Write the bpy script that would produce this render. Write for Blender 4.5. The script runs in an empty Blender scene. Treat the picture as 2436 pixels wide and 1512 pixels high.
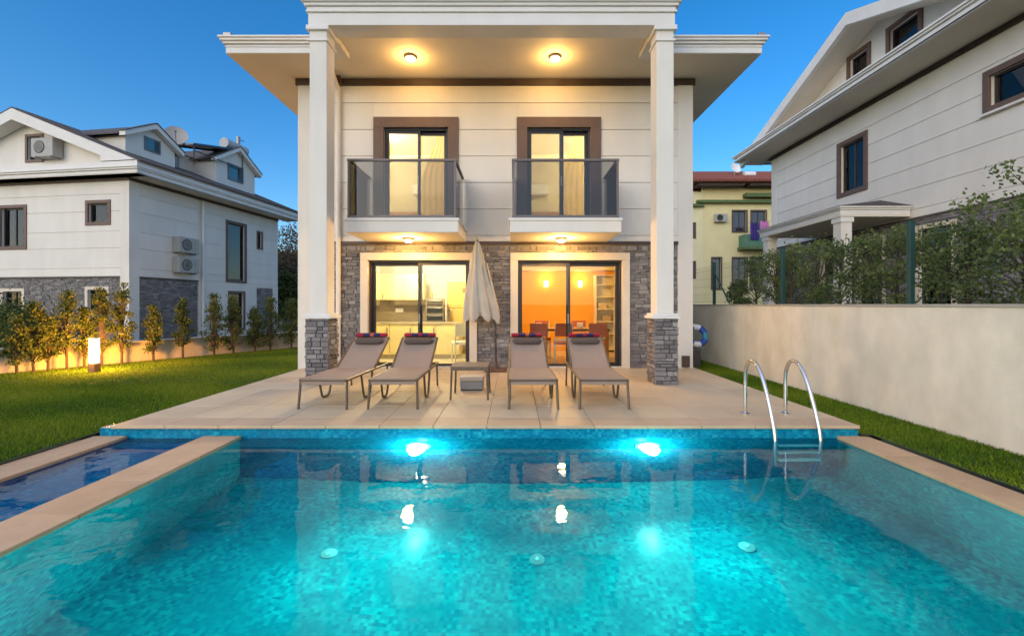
import bpy, bmesh, math, random
import numpy as np
from mathutils import Vector, Matrix
R = math.radians
random.seed(7); rng = np.random.default_rng(7)
sc = bpy.context.scene
COL = sc.collection

# ------------------------------------------------------------------ camera, sky, sun, exposure
cam = bpy.data.objects.new('camera', bpy.data.cameras.new('camera'))
COL.objects.link(cam); sc.camera = cam
cam.location = (0, 0, 1.35); cam.rotation_euler = (R(90), 0, 0)
cam.data.sensor_width = 36; cam.data.lens = 36 * 1050 / 2436
cam.data.shift_x = -4 / 2436; cam.data.shift_y = -32 / 2436
cam.data.clip_start = 0.05; cam.data.clip_end = 3000

world = bpy.data.worlds.new('World'); sc.world = world; world.use_nodes = True
wn = world.node_tree.nodes; wl = world.node_tree.links
bg = wn['Background']
sky = wn.new('ShaderNodeTexSky'); sky.sky_type = 'NISHITA'; sky.sun_disc = False
SUN_EL, SUN_AZ = 22.0, 214.0
sky.sun_elevation = R(SUN_EL); sky.sun_rotation = R(SUN_AZ)
sky.air_density = 1.0; sky.dust_density = 1.2; sky.ozone_density = 3.4
hs = wn.new('ShaderNodeHueSaturation'); hs.inputs['Saturation'].default_value = 1.34
wl.new(sky.outputs[0], hs.inputs['Color']); wl.new(hs.outputs[0], bg.inputs[0])
bg.inputs[1].default_value = 0.12

sun = bpy.data.objects.new('sun', bpy.data.lights.new('sun', 'SUN'))
COL.objects.link(sun)
sun.data.energy = 0.85; sun.data.angle = R(179); sun.data.color = (1.0, 0.85, 0.68)
sun.rotation_euler = (R(90 - SUN_EL), 0, R(180 - SUN_AZ))

sc.view_settings.view_transform = 'Standard'; sc.view_settings.look = 'None'
sc.view_settings.gamma = 1.0; sc.view_settings.exposure = 0.93
sc.view_settings.use_curve_mapping = False
sc.render.engine = 'CYCLES'
cy = sc.cycles
cy.use_denoising = True; cy.denoiser = 'OPENIMAGEDENOISE'
cy.max_bounces = 8; cy.diffuse_bounces = 4; cy.glossy_bounces = 4; cy.transmission_bounces = 8
cy.transparent_max_bounces = 12; cy.sample_clamp_indirect = 3.0; cy.sample_clamp_direct = 0
cy.caustics_reflective = False; cy.caustics_refractive = True; cy.blur_glossy = 0.5
cy.use_adaptive_sampling = True; cy.adaptive_threshold = 0.02

# ------------------------------------------------------------------ materials
MATS = {}
def nodes(name):
    m = bpy.data.materials.new(name); m.use_nodes = True
    return m, m.node_tree.nodes, m.node_tree.links
def pos_noise(n, l, scale, detail=4, stretch=None):
    g = n.new('ShaderNodeNewGeometry'); t = n.new('ShaderNodeTexNoise')
    t.inputs['Scale'].default_value = scale; t.inputs['Detail'].default_value = detail
    if stretch:
        mp = n.new('ShaderNodeMapping'); mp.inputs['Scale'].default_value = stretch
        l.new(g.outputs['Position'], mp.inputs[0]); l.new(mp.outputs[0], t.inputs['Vector'])
    else:
        l.new(g.outputs['Position'], t.inputs['Vector'])
    return t
def mixc(n, l, fac, a, b, blend='MIX'):
    m = n.new('ShaderNodeMix'); m.data_type = 'RGBA'; m.blend_type = blend
    for s, v in ((m.inputs[0], fac), (m.inputs[6], a), (m.inputs[7], b)):
        if hasattr(v, 'is_output'): l.new(v, s)
        elif isinstance(v, (int, float)): s.default_value = v
        else: s.default_value = (*v, 1)
    return m.outputs[2]
def ramp(n, l, src, lo, hi):
    r = n.new('ShaderNodeMapRange'); r.inputs[1].default_value = lo; r.inputs[2].default_value = hi
    l.new(src, r.inputs[0]); return r.outputs[0]
def mat(name, col, col2=None, rough=0.6, scale=3.0, bump=0.0, bscale=60.0, metal=0.0, spec=0.5, stretch=None, dirt=0.0, tone=None, rnd=0.0):
    """plain surface: two natural tones of one colour mixed by noise, optional fine relief and optional per-piece tone"""
    if name in MATS: return MATS[name]
    m, n, l = nodes(name); b = n['Principled BSDF']
    b.inputs['Roughness'].default_value = rough; b.inputs['Metallic'].default_value = metal
    b.inputs['Specular IOR Level'].default_value = spec
    c = None
    if col2 is not None:
        t = pos_noise(n, l, scale, 5, stretch)
        c = mixc(n, l, ramp(n, l, t.outputs[0], 0.3, 0.7), col, col2)
    if tone is not None:
        a = n.new('ShaderNodeAttribute'); a.attribute_name = 'tone'
        cr = n.new('ShaderNodeValToRGB'); e = cr.color_ramp.elements
        e[0].color = (*tone[0], 1); e[1].color = (*tone[-1], 1)
        for i, tc in enumerate(tone[1:-1]):
            x = e.new((i + 1) / (len(tone) - 1)); x.color = (*tc, 1)
        l.new(a.outputs['Fac'], cr.inputs[0])
        c = cr.outputs[0] if c is None else mixc(n, l, 0.5, cr.outputs[0], c)
    if dirt:
        t2 = pos_noise(n, l, 0.9, 7)
        base = c if c is not None else col
        c = mixc(n, l, ramp(n, l, t2.outputs[0], 0.5, 0.85), base, tuple(x * (1 - dirt) for x in col))
    if rnd:
        oi = n.new('ShaderNodeObjectInfo'); rm = n.new('ShaderNodeMapRange'); rm.inputs[3].default_value = 1 - rnd; rm.inputs[4].default_value = 1 + rnd * .6
        l.new(oi.outputs['Random'], rm.inputs[0]); vm = n.new('ShaderNodeVectorMath'); vm.operation = 'SCALE'; l.new(rm.outputs[0], vm.inputs['Scale'])
        if c is None: vm.inputs[0].default_value = col
        else: l.new(c, vm.inputs[0])
        c = vm.outputs[0]
    if c is None: b.inputs['Base Color'].default_value = (*col, 1)
    else: l.new(c, b.inputs['Base Color'])
    if bump:
        t3 = pos_noise(n, l, bscale, 4)
        bp = n.new('ShaderNodeBump'); bp.inputs['Strength'].default_value = bump; bp.inputs['Distance'].default_value = 0.01
        l.new(t3.outputs[0], bp.inputs['Height']); l.new(bp.outputs[0], b.inputs['Normal'])
    MATS[name] = m; return m
def emit(name, col, strength):
    if name in MATS: return MATS[name]
    m, n, l = nodes(name); n.remove(n['Principled BSDF'])
    e = n.new('ShaderNodeEmission'); e.inputs[0].default_value = (*col, 1); e.inputs[1].default_value = strength
    l.new(e.outputs[0], n['Material Output'].inputs[0]); MATS[name] = m; return m
def glass(name, tint, ior=1.45, rough=0.0, gcol=(1, 1, 1)):
    """thin pane: clear film with a Fresnel reflection"""
    if name in MATS: return MATS[name]
    m, n, l = nodes(name); n.remove(n['Principled BSDF'])
    t = n.new('ShaderNodeBsdfTransparent'); t.inputs[0].default_value = (*tint, 1)
    g = n.new('ShaderNodeBsdfGlossy'); g.inputs['Roughness'].default_value = rough; g.inputs['Color'].default_value = (*gcol, 1)
    f = n.new('ShaderNodeFresnel'); f.inputs[0].default_value = ior
    mx = n.new('ShaderNodeMixShader'); l.new(f.outputs[0], mx.inputs[0]); l.new(t.outputs[0], mx.inputs[1]); l.new(g.outputs[0], mx.inputs[2])
    l.new(mx.outputs[0], n['Material Output'].inputs[0]); MATS[name] = m; return m
def leafmat(name, tones, trans=0.3):
    if name in MATS: return MATS[name]
    m, n, l = nodes(name); b = n['Principled BSDF']; b.inputs['Roughness'].default_value = 0.6; b.inputs['Specular IOR Level'].default_value = 0.15
    a = n.new('ShaderNodeAttribute'); a.attribute_name = 'tone'
    cr = n.new('ShaderNodeValToRGB'); e = cr.color_ramp.elements
    e[0].color = (*tones[0], 1); e[1].color = (*tones[-1], 1)
    for i, tc in enumerate(tones[1:-1]):
        x = e.new((i + 1) / (len(tones) - 1)); x.color = (*tc, 1)
    l.new(a.outputs['Fac'], cr.inputs[0]); l.new(cr.outputs[0], b.inputs['Base Color'])
    t = n.new('ShaderNodeBsdfTranslucent'); l.new(cr.outputs[0], t.inputs[0])
    mx = n.new('ShaderNodeMixShader'); mx.inputs[0].default_value = trans
    l.new(b.outputs[0], mx.inputs[1]); l.new(t.outputs[0], mx.inputs[2]); l.new(mx.outputs[0], n['Material Output'].inputs[0])
    MATS[name] = m; return m

WALL = mat('white_render', (0.77, 0.725, 0.65), (0.70, 0.66, 0.59), 0.75, 1.3, 0.15, 120, spec=0.3, dirt=0.14, stretch=(2, 2, .35))
PANEL = mat('siding_panel', (0.78, 0.735, 0.66), (0.72, 0.68, 0.61), 0.7, 1.2, 0.12, 90, spec=0.3, dirt=0.12, stretch=(2, 2, .5), rnd=.04)
TRIM = mat('cornice_paint', (0.76, 0.74, 0.70), (0.70, 0.67, 0.62), 0.6, 2.0, 0.06, 60)
SOFFIT = mat('soffit_paint', (0.74, 0.67, 0.55), (0.68, 0.61, 0.50), 0.75, 1.2, 0.06, 90)
BROWN = mat('brown_trim', (0.050, 0.030, 0.022), (0.075, 0.048, 0.038), 0.5, 4, 0.05)
SURR = mat('brown_surround', (0.15, 0.092, 0.066), (0.125, 0.075, 0.055), 0.6, 4, 0.05)
CREAM = mat('cream_surround', (0.70, 0.60, 0.47), (0.63, 0.54, 0.42), 0.6, 3, 0.05)
FRAME = mat('anthracite_frame', (0.028, 0.024, 0.026), None, 0.4)
STONE = mat('stone_cladding', (0.16, 0.15, 0.16), (0.24, 0.225, 0.22), 0.85, 14, 0.6, 45, spec=0.3, tone=[(0.05, 0.046, 0.048), (0.14, 0.128, 0.13), (0.20, 0.18, 0.175), (0.30, 0.28, 0.27), (0.42, 0.40, 0.38)])
STONEBACK = mat('stone_mortar', (0.07, 0.065, 0.062), (0.11, 0.10, 0.095), 0.95, 20)
ROOF = mat('dark_roof_tile', (0.06, 0.055, 0.055), (0.10, 0.085, 0.08), 0.8, 8, 0.3, 30)
PANE = glass('window_pane', (0.93, 0.95, 0.93))
DARKPANE = glass('tinted_pane', (0.35, 0.42, 0.42), 1.6)
RAILGLASS = glass('smoked_rail_glass', (0.64, 0.63, 0.60), 1.4)
STEEL = mat('brushed_steel', (0.72, 0.72, 0.72), None, 0.16, metal=1.0)
GREYMETAL = mat('grey_metal', (0.30, 0.29, 0.28), None, 0.4, metal=0.7)
RAILCAP = mat('rail_cap_metal', (0.15, 0.125, 0.115), None, 0.45, metal=0.2)
DARKROOM = mat('dark_room', (0.05, 0.047, 0.045), None, 0.9)
CURTAIN = mat('pale_curtain', (0.62, 0.58, 0.52), (0.5, 0.47, 0.43), 0.85, 6)

# ------------------------------------------------------------------ mesh helpers
class MB:
    def __init__(s): s.v = []; s.f = []; s.t = []
    def add(s, vs, fs, tone=None):
        o = len(s.v); s.v += [tuple(p) for p in vs]; s.f += [tuple(i + o for i in f) for f in fs]
        s.t += [tone if tone is not None else 0.5] * len(fs); return s
    def box(s, a, b, tone=None):
        x0, x1 = sorted((a[0], b[0])); y0, y1 = sorted((a[1], b[1])); z0, z1 = sorted((a[2], b[2]))
        return s.add([(x0, y0, z0), (x1, y0, z0), (x1, y1, z0), (x0, y1, z0), (x0, y0, z1), (x1, y0, z1), (x1, y1, z1), (x0, y1, z1)],
                     [(0, 3, 2, 1), (4, 5, 6, 7), (0, 1, 5, 4), (1, 2, 6, 5), (2, 3, 7, 6), (3, 0, 4, 7)], tone)
    def prism(s, poly, axis, a, b, tone=None):
        """extrude 2D polygon along axis ('x','y','z') from a to b"""
        n = len(poly)
        def P(p, w): return {'x': (w, p[0], p[1]), 'y': (p[0], w, p[1]), 'z': (p[0], p[1], w)}[axis]
        vs = [P(p, a) for p in poly] + [P(p, b) for p in poly]
        fs = [tuple(range(n))[::-1], tuple(range(n, 2 * n))] + [(i, (i + 1) % n, (i + 1) % n + n, i + n) for i in range(n)]
        return s.add(vs, fs, tone)
    def cyl(s, p, q, r, r2=None, n=12, caps=True, tone=None):
        p = Vector(p); q = Vector(q); d = (q - p).normalized(); r2 = r if r2 is None else r2
        u = d.cross(Vector((0, 0, 1)) if abs(d.z) < .9 else Vector((1, 0, 0))).normalized(); w = d.cross(u)
        vs = []
        for c, rr in ((p, r), (q, r2)):
            vs += [c + (u * math.cos(2 * math.pi * i / n) + w * math.sin(2 * math.pi * i / n)) * rr for i in range(n)]
        fs = [(i, (i + 1) % n, (i + 1) % n + n, i + n) for i in range(n)]
        if caps: fs += [tuple(range(n))[::-1], tuple(range(n, 2 * n))]
        return s.add(vs, fs, tone)
    def tube(s, pts, r, n=8, tone=None):
        pts = [Vector(p) for p in pts]; rs = r if isinstance(r, (list, tuple)) else [r] * len(pts)
        vs = []; u = None
        for i, p in enumerate(pts):
            d = (pts[min(i + 1, len(pts) - 1)] - pts[max(i - 1, 0)]).normalized()
            if u is None: u = d.cross(Vector((0, 0, 1)) if abs(d.z) < .9 else Vector((1, 0, 0))).normalized()
            else: u = (u - d * u.dot(d)).normalized()
            w = d.cross(u)
            vs += [p + (u * math.cos(2 * math.pi * k / n) + w * math.sin(2 * math.pi * k / n)) * rs[i] for k in range(n)]
        fs = []
        for i in range(len(pts) - 1):
            fs += [(i * n + k, i * n + (k + 1) % n, (i + 1) * n + (k + 1) % n, (i + 1) * n + k) for k in range(n)]
        m = len(pts) - 1
        fs += [tuple(range(n))[::-1], tuple(range(m * n, m * n + n))]
        return s.add(vs, fs, tone)
    def lathe(s, prof, c=(0, 0, 0), axis=(0, 0, 1), n=20, tone=None):
        ax = Vector(axis).normalized(); c = Vector(c)
        u = ax.cross(Vector((0, 0, 1)) if abs(ax.z) < .9 else Vector((1, 0, 0))).normalized(); w = ax.cross(u)
        vs = []
        for r, h in prof:
            vs += [c + ax * h + (u * math.cos(2 * math.pi * k / n) + w * math.sin(2 * math.pi * k / n)) * max(r, 1e-4) for k in range(n)]
        fs = []
        for i in range(len(prof) - 1):
            fs += [(i * n + k, i * n + (k + 1) % n, (i + 1) * n + (k + 1) % n, (i + 1) * n + k) for k in range(n)]
        fs += [tuple(range(n))[::-1], tuple(range((len(prof) - 1) * n, len(prof) * n))]
        return s.add(vs, fs, tone)
    def build(s, name, m, parent=None, smooth=False, bevel=0.0, recalc=True, tones=False):
        me = bpy.data.meshes.new(name); me.from_pydata(s.v, [], s.f)
        if tones:
            a = me.attributes.new('tone', 'FLOAT', 'FACE'); a.data.foreach_set('value', np.array(s.t, dtype=np.float32))
        if recalc or bevel:
            bm = bmesh.new(); bm.from_mesh(me)
            if bevel: bmesh.ops.bevel(bm, geom=bm.edges[:], offset=bevel, segments=2, affect='EDGES', profile=0.5, clamp_overlap=True)
            bmesh.ops.recalc_face_normals(bm, faces=bm.faces[:]); bm.to_mesh(me); bm.free()
        if smooth:
            me.shade_smooth()
            if smooth == 'auto':
                try: me.set_sharp_from_angle(angle=R(40))
                except Exception: pass
        me.materials.append(m)
        o = bpy.data.objects.new(name, me); COL.objects.link(o)
        if parent: o.parent = parent
        return o
def B(name, a, b, m, parent=None, bevel=0.0): return MB().box(a, b).build(name, m, parent, bevel=bevel)
def empty(name, loc=(0, 0, 0), rz=0.0, parent=None):
    o = bpy.data.objects.new(name, None); COL.objects.link(o); o.location = loc; o.rotation_euler = (0, 0, rz)
    o.empty_display_size = 0.2
    if parent: o.parent = parent
    return o
def tag(o, label=None, cat=None, group=None, kind=None):
    for k, v in (('label', label), ('category', cat), ('group', group), ('kind', kind)):
        if v: o[k] = v
    return o
def inst(src, name, loc, parent=None, rz=0.0):
    o = bpy.data.objects.new(name, src.data); COL.objects.link(o); o.location = loc; o.rotation_euler = (0, 0, rz)
    if parent: o.parent = parent
    return o
def copy_tree(o, parent=None):
    c = o.copy(); COL.objects.link(c)
    if parent: c.parent = parent
    for ch in o.children: copy_tree(ch, c)
    return c
def lamp(name, parent, loc, kind, energy, col, radius=0.05, rot=None, spot=None, blend=1.0):
    d = bpy.data.lights.new(name, kind); d.energy = energy; d.color = col; d.shadow_soft_size = radius
    if spot: d.spot_size = R(spot); d.spot_blend = blend
    o = bpy.data.objects.new(name, d); COL.objects.link(o); o.location = loc
    if rot: o.rotation_euler = rot
    if parent: o.parent = parent
    return o

# ---- walls: a wall face has a horizontal axis U, height Z and outward normal N in its parent's frame
class Face:
    def __init__(s, o, U, N): s.o = Vector(o); s.U = Vector(U); s.N = Vector(N)
    def P(s, u, z, w): return s.o + s.U * u + Vector((0, 0, z)) + s.N * w
    def box(s, mb, u0, u1, z0, z1, w0, w1, tone=None):
        return mb.box(s.P(u0, z0, w0), s.P(u1, z1, w1), tone)
    def B(s, name, u0, u1, z0, z1, w0, w1, m, parent, bevel=0.0):
        mb = MB(); s.box(mb, u0, u1, z0, z1, w0, w1); return mb.build(name, m, parent, bevel=bevel)
def cells(u0, u1, z0, z1, openings):
    """rectangles of one band left over after the openings are cut out"""
    us = sorted({u0, u1, *[min(max(x, u0), u1) for o in openings for x in o[:2]]})
    out = []; run = None
    for a, b in zip(us[:-1], us[1:]):
        if b - a < 1e-4: continue
        mid = (a + b) / 2; iv = [(z0, z1)]
        for o in openings:
            if o[0] < mid < o[1]:
                new = []
                for p, q in iv:
                    if o[2] > p: new.append((p, min(q, o[2])))
                    if o[3] < q: new.append((max(p, o[3]), q))
                iv = [x for x in new if x[1] - x[0] > 0.01]
        if run and run[2] == iv: run[1] = b
        else:
            if run: out += [(run[0], run[1], p, q) for p, q in run[2]]
            run = [a, b, iv]
    if run: out += [(run[0], run[1], p, q) for p, q in run[2]]
    return out
def wall(face, parent, u0, u1, z0, z1, openings, t, m=None, name='wall'):
    mb = MB()
    for c in cells(u0, u1, z0, z1, openings): face.box(mb, *c, -t, 0)
    return mb.build(name, m or WALL, parent)
def siding(face, parent, u0, u1, joints, openings, m=None, gap=0.014, t=0.022):
    for za, zb in zip(joints[:-1], joints[1:]):
        for c in cells(u0, u1, za + gap / 2, zb - gap / 2, openings):
            face.B('wall_panel', *c, 0.001, t, m or PANEL, parent, bevel=0.004)
def cladding(face, parent, u0, u1, z0, z1, openings, seed, hmin=0.045, hmax=0.095, lmin=0.09, lmax=0.26, depth=0.05, name='stone_cladding'):
    r = random.Random(seed); mb = MB(); z = z0
    while z < z1 - 0.02:
        h = min(r.uniform(hmin, hmax), z1 - z)
        for (a, b, p, q) in cells(u0, u1, z, z + h, openings):
            u = a
            while u < b - 0.005:
                ln = r.uniform(lmin, lmax)
                if b - (u + ln) < lmin * 0.6: ln = b - u
                if q - p > 0.012:
                    d = depth * r.uniform(0.45, 1.0); g = 0.006
                    # slightly irregular front: taper top edge
                    us, ue = u + g / 2, u + ln - g / 2; zs, ze = p + g / 2, q - g / 2
                    k = [face.P(us, zs, 0.002), face.P(ue, zs, 0.002), face.P(ue, ze, 0.002), face.P(us, ze, 0.002)]
                    j = lambda: r.uniform(0.002, 0.008)
                    k += [face.P(us + j(), zs + j() * .7, d * r.uniform(.8, 1)), face.P(ue - j(), zs + j() * .7, d * r.uniform(.8, 1)),
                          face.P(ue - j(), ze - j() * .7, d * r.uniform(.8, 1)), face.P(us + j(), ze - j() * .7, d * r.uniform(.8, 1))]
                    mb.add(k, [(4, 5, 6, 7), (0, 1, 5, 4), (1, 2, 6, 5), (2, 3, 7, 6), (3, 0, 4, 7)], min(1, max(0, r.gauss(0.42, 0.30))))
                u += ln
        z += h
    o = mb.build(name, STONE, parent, tones=True); o['kind'] = 'stuff'; return o
def window(face, parent, u0, u1, z0, z1, surround=0.12, smat=None, proud=0.05, mullions=1, pane=None, curtain=None, sill=False, name='window', room=True, fw=0.05):
    """opening u0..u1: surround outside it, frame, panes, dark room with an optional curtain behind"""
    smat = smat or SURR; mb = MB(); s = surround
    face.box(mb, u0 - s, u1 + s, z1, z1 + s, 0, proud); face.box(mb, u0 - s, u1 + s, z0 - s, z0, 0, proud)
    face.box(mb, u0 - s, u0, z0, z1, 0, proud); face.box(mb, u1, u1 + s, z0, z1, 0, proud)
    w = mb.build(name, smat, parent, bevel=0.004)
    fr = MB(); d0, d1 = -0.13, -0.07
    face.box(fr, u0, u1, z1 - fw, z1, d0, d1); face.box(fr, u0, u1, z0, z0 + fw, d0, d1)
    face.box(fr, u0, u0 + fw, z0 + fw, z1 - fw, d0, d1); face.box(fr, u1 - fw, u1, z0 + fw, z1 - fw, d0, d1)
    xs = [u0 + fw]
    for i in range(mullions):
        c = u0 + (u1 - u0) * (i + 1) / (mullions + 1)
        face.box(fr, c - fw / 2, c + fw / 2, z0 + fw, z1 - fw, d0, d1); xs += [c - fw / 2, c + fw / 2]
    xs.append(u1 - fw)
    fr.build('frame', FRAME, w)
    for a, b in zip(xs[::2], xs[1::2]): face.B('pane', a, b, z0 + fw, z1 - fw, -0.105, -0.097, pane or PANE, w)
    if sill: face.B('sill', u0 - s - .03, u1 + s + .03, z0 - s - .05, z0 - s - .002, 0, proud + .06, TRIM, w)
    if room:
        rm = MB(); D = -0.9
        face.box(rm, u0 - .2, u1 + .2, z0 - .2, z1 + .2, D - .05, D)
        face.box(rm, u0 - .25, u0 - .2, z0 - .2, z1 + .2, D, -.26); face.box(rm, u1 + .2, u1 + .25, z0 - .2, z1 + .2, D, -.26)
        face.box(rm, u0 - .2, u1 + .2, z1 + .2, z1 + .25, D, -.26); face.box(rm, u0 - .2, u1 + .2, z0 - .25, z0 - .2, D, -.26)
        rm.build('room_lining', DARKROOM, w)
    if curtain:
        for (a, b) in curtain:
            cb = MB(); n = 24; vs = []; ca, cbx = u0 + (u1 - u0) * a, u0 + (u1 - u0) * b
            for i in range(n + 1):
                u = ca + (cbx - ca) * i / n; ww = -0.26 + 0.03 * math.sin(i * 1.7) + .012 * math.sin(i * .6)
                vs += [face.P(u, z0 + .02, ww), face.P(u, z1 - .02, ww)]
            cb.add(vs, [(2 * i, 2 * i + 2, 2 * i + 3, 2 * i + 1) for i in range(n)])
            cb.build('curtain', CURTAIN, w, smooth=True, recalc=False)
    return w
FRONT = lambda o: Face(o, (1, 0, 0), (0, -1, 0))

# ------------------------------------------------------------------ ground, lawn, terrace, hill
GRASSBASE = mat('lawn_soil', (0.035, 0.055, 0.012), (0.05, 0.075, 0.016), 0.95, 5)
def sheet(name, rects, z, m, **kw):
    mb = MB()
    for x0, x1, y0, y1 in rects: mb.add([(x0, y0, z), (x1, y0, z), (x1, y1, z), (x0, y1, z)], [(0, 1, 2, 3)])
    return tag(mb.build(name, m, recalc=False), kind='structure', **kw)
EARTH = mat('dry_earth', (0.16, 0.13, 0.09), (0.10, 0.10, 0.05), 0.95, 0.6, 0.3, 8)
sheet('ground', [(-1500, -5.2, -1500, 1500), (4.5, 1500, -1500, 1500), (-5.2, 4.5, -1500, 0.9), (-5.2, 4.5, 4.96, 1500)], -0.17, EARTH)
sheet('lawn', [(-11.5, -4.70, 0.2, 9.4), (-11.5, -4.5, 9.4, 16.2), (3.98, 4.87, 0.2, 4.9), (3.872, 4.87, 4.9, 16.0)], -0.10, GRASSBASE)
sheet('neighbour_ground', [(-60, -11.5, -5, 60)], -0.12, EARTH)
WALLP0, WALLP1 = Vector((-10.98, 8.74, 0)), Vector((-6.9, 15.46, 0))
sheet('garden_path', [(-4.7, 4.2, -6.0, 0.9)], -0.125, mat('rear_paving', (0.45, 0.38, 0.30), (0.38, 0.32, 0.25), 0.8, 3))

# grass blades
def grass(name, inside, x0, x1, y0, y1, dens, label):
    n = int((x1 - x0) * (y1 - y0) * dens)
    x = rng.uniform(x0, x1, n); y = rng.uniform(y0, y1, n)
    k = inside(x, y); x = x[k]; y = y[k]; n = len(x)
    patch = 0.5 + 0.25 * np.sin(x * 2.1 + 1.3 * np.sin(y * 1.7)) + 0.25 * np.sin(y * 2.9 + 1.1 * np.sin(x * 1.3))
    h = rng.uniform(0.022, 0.045, n) * (0.8 + 0.35 * patch); a = rng.uniform(0, 2 * np.pi, n); w = rng.uniform(0.004, 0.007, n)
    dx, dy = np.cos(a) * w, np.sin(a) * w; lean = rng.normal(0, 0.014, (n, 2))
    z0 = np.full(n, -0.10)
    v = np.empty((n, 3, 3)); v[:, 0] = np.c_[x - dx, y - dy, z0]; v[:, 1] = np.c_[x + dx, y + dy, z0]; v[:, 2] = np.c_[x + lean[:, 0], y + lean[:, 1], z0 + h]
    me = bpy.data.meshes.new(name); me.vertices.add(3 * n); me.vertices.foreach_set('co', v.ravel())
    me.loops.add(3 * n); me.loops.foreach_set('vertex_index', np.arange(3 * n, dtype=np.int32))
    me.polygons.add(n); me.polygons.foreach_set('loop_start', np.arange(0, 3 * n, 3, dtype=np.int32))
    me.update()
    at = me.attributes.new('tone', 'FLOAT', 'FACE'); at.data.foreach_set('value', np.clip(rng.normal(0.42, 0.2, n) + 0.55 * (patch - .5), 0, 1).astype(np.float32))
    me.materials.append(leafmat('grass_blades', [(0.05, 0.115, 0.006), (0.115, 0.205, 0.010), (0.19, 0.27, 0.016), (0.29, 0.31, 0.035)], 0.25))
    o = bpy.data.objects.new(name, me); COL.objects.link(o); return tag(o, label, 'grass', kind='stuff')
wd = (WALLP1 - WALLP0).normalized()
def left_in(x, y):
    side = (x - WALLP0.x) * wd.y - (y - WALLP0.y) * wd.x
    return (side > 0.02) & ~((x > -4.73) & (y < 5.14)) & (x < -4.51)
grass('lawn_grass', left_in, -11.4, -4.5, 2.6, 8.0, 4200, 'mown green lawn left of the pool and patio')
grass('lawn_grass', left_in, -11.4, -4.5, 8.0, 16.0, 2300, 'far part of the lawn beside the hedge and bollard lamp')
grass('lawn_grass', lambda x, y: (x > np.where(y < 4.95, 3.99, 3.88)), 3.86, 4.86, 2.2, 14.0, 4200, 'narrow grass strip between pool coping and boundary wall')

# hill far behind the left neighbour
SCRUB = mat('scrub_hillside', (0.085, 0.062, 0.045), (0.04, 0.045, 0.025), 0.95, 0.35, 0.6, 1.2)
mb = MB(); nx, ny = 40, 14
for j in range(ny):
    for i in range(nx):
        x = -95 + 85 * i / (nx - 1); y = 62 + 60 * j / (ny - 1)
        h = 15 * math.sin(math.pi * (0.12 + 0.5 * j / (ny - 1))) * (0.75 + .2 * math.sin(i * .5) + .1 * math.sin(i * 1.7 + j)) * min(1, max(0, (i - .0) / 6)) * min(1, max(0, (nx - 1 - i) / 10))
        mb.v.append((x, y, -0.4 + h + random.uniform(-.4, .4) * (j > 0)))
for j in range(ny - 1):
    for i in range(nx - 1):
        a = j * nx + i; mb.f.append((a, a + 1, a + nx + 1, a + nx)); mb.t.append(.5)
tag(mb.build('hill', SCRUB, recalc=False), kind='structure')

# ------------------------------------------------------------------ pool
def mosaic(name, cols, size, grout, rough=0.14):
    m, n, l = nodes(name); b = n['Principled BSDF']; b.inputs['Roughness'].default_value = rough; b.inputs['Specular IOR Level'].default_value = 0.14
    g = n.new('ShaderNodeNewGeometry')
    sc_ = n.new('ShaderNodeVectorMath'); sc_.operation = 'SCALE'; sc_.inputs['Scale'].default_value = 1 / size
    off = n.new('ShaderNodeVectorMath'); off.operation = 'ADD'; off.inputs[1].default_value = (0.31, 0.37, 0.43)
    l.new(g.outputs['Position'], sc_.inputs[0]); l.new(sc_.outputs[0], off.inputs[0])
    fl = n.new('ShaderNodeVectorMath'); fl.operation = 'FLOOR'; l.new(off.outputs[0], fl.inputs[0])
    wn_ = n.new('ShaderNodeTexWhiteNoise'); l.new(fl.outputs[0], wn_.inputs['Vector'])
    big = pos_noise(n, l, 2.2, 5); med = pos_noise(n, l, 13.0, 4)
    ad = n.new('ShaderNodeMath'); ad.operation = 'MULTIPLY_ADD'; ad.inputs[1].default_value = 0.6
    l.new(wn_.outputs['Value'], ad.inputs[0])
    s2 = n.new('ShaderNodeMath'); s2.operation = 'MULTIPLY_ADD'; s2.inputs[1].default_value = 0.5; s2.inputs[2].default_value = -0.07
    l.new(med.outputs[0], s2.inputs[0]); l.new(s2.outputs[0], ad.inputs[2])
    cr = n.new('ShaderNodeValToRGB'); e = cr.color_ramp.elements
    e[0].color = (*cols[0], 1); e[1].color = (*cols[-1], 1)
    for i, tc in enumerate(cols[1:-1]):
        x = e.new((i + 1) / (len(cols) - 1)); x.color = (*tc, 1)
    l.new(ad.outputs[0], cr.inputs[0])
    fr = n.new('ShaderNodeVectorMath'); fr.operation = 'FRACTION'; l.new(off.outputs[0], fr.inputs[0])
    c2 = mixc(n, l, ramp(n, l, big.outputs[0], 0.35, 0.75), cr.outputs[0], tuple(x * .8 for x in cols[1]))
    l.new(c2, b.inputs['Base Color'])
    bp = n.new('ShaderNodeBump'); bp.inputs['Strength'].default_value = 0.15; bp.inputs['Distance'].default_value = 0.004
    l.new(wn_.outputs['Value'], bp.inputs['Height']); l.new(bp.outputs[0], b.inputs['Normal'])
    MATS[name] = m; return m
FLOORTILE = mosaic('pool_floor_mosaic', [(0.006, 0.14, 0.22), (0.008, 0.27, 0.34), (0.010, 0.39, 0.43), (0.03, 0.55, 0.55)], 0.032, None)
UNLITTILE = mosaic('unlit_wall_mosaic', [(0.004, 0.11, 0.25), (0.006, 0.22, 0.38), (0.010, 0.35, 0.49), (0.05, 0.52, 0.60)], 0.032, None)  # bluer mosaic copy; the far wall's lack of light is put into its colour
BLUETILE = mosaic('splash_pool_mosaic', [(0.004, 0.09, 0.28), (0.008, 0.20, 0.50), (0.015, 0.33, 0.65), (0.16, 0.55, 0.76)], 0.032, None)
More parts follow.
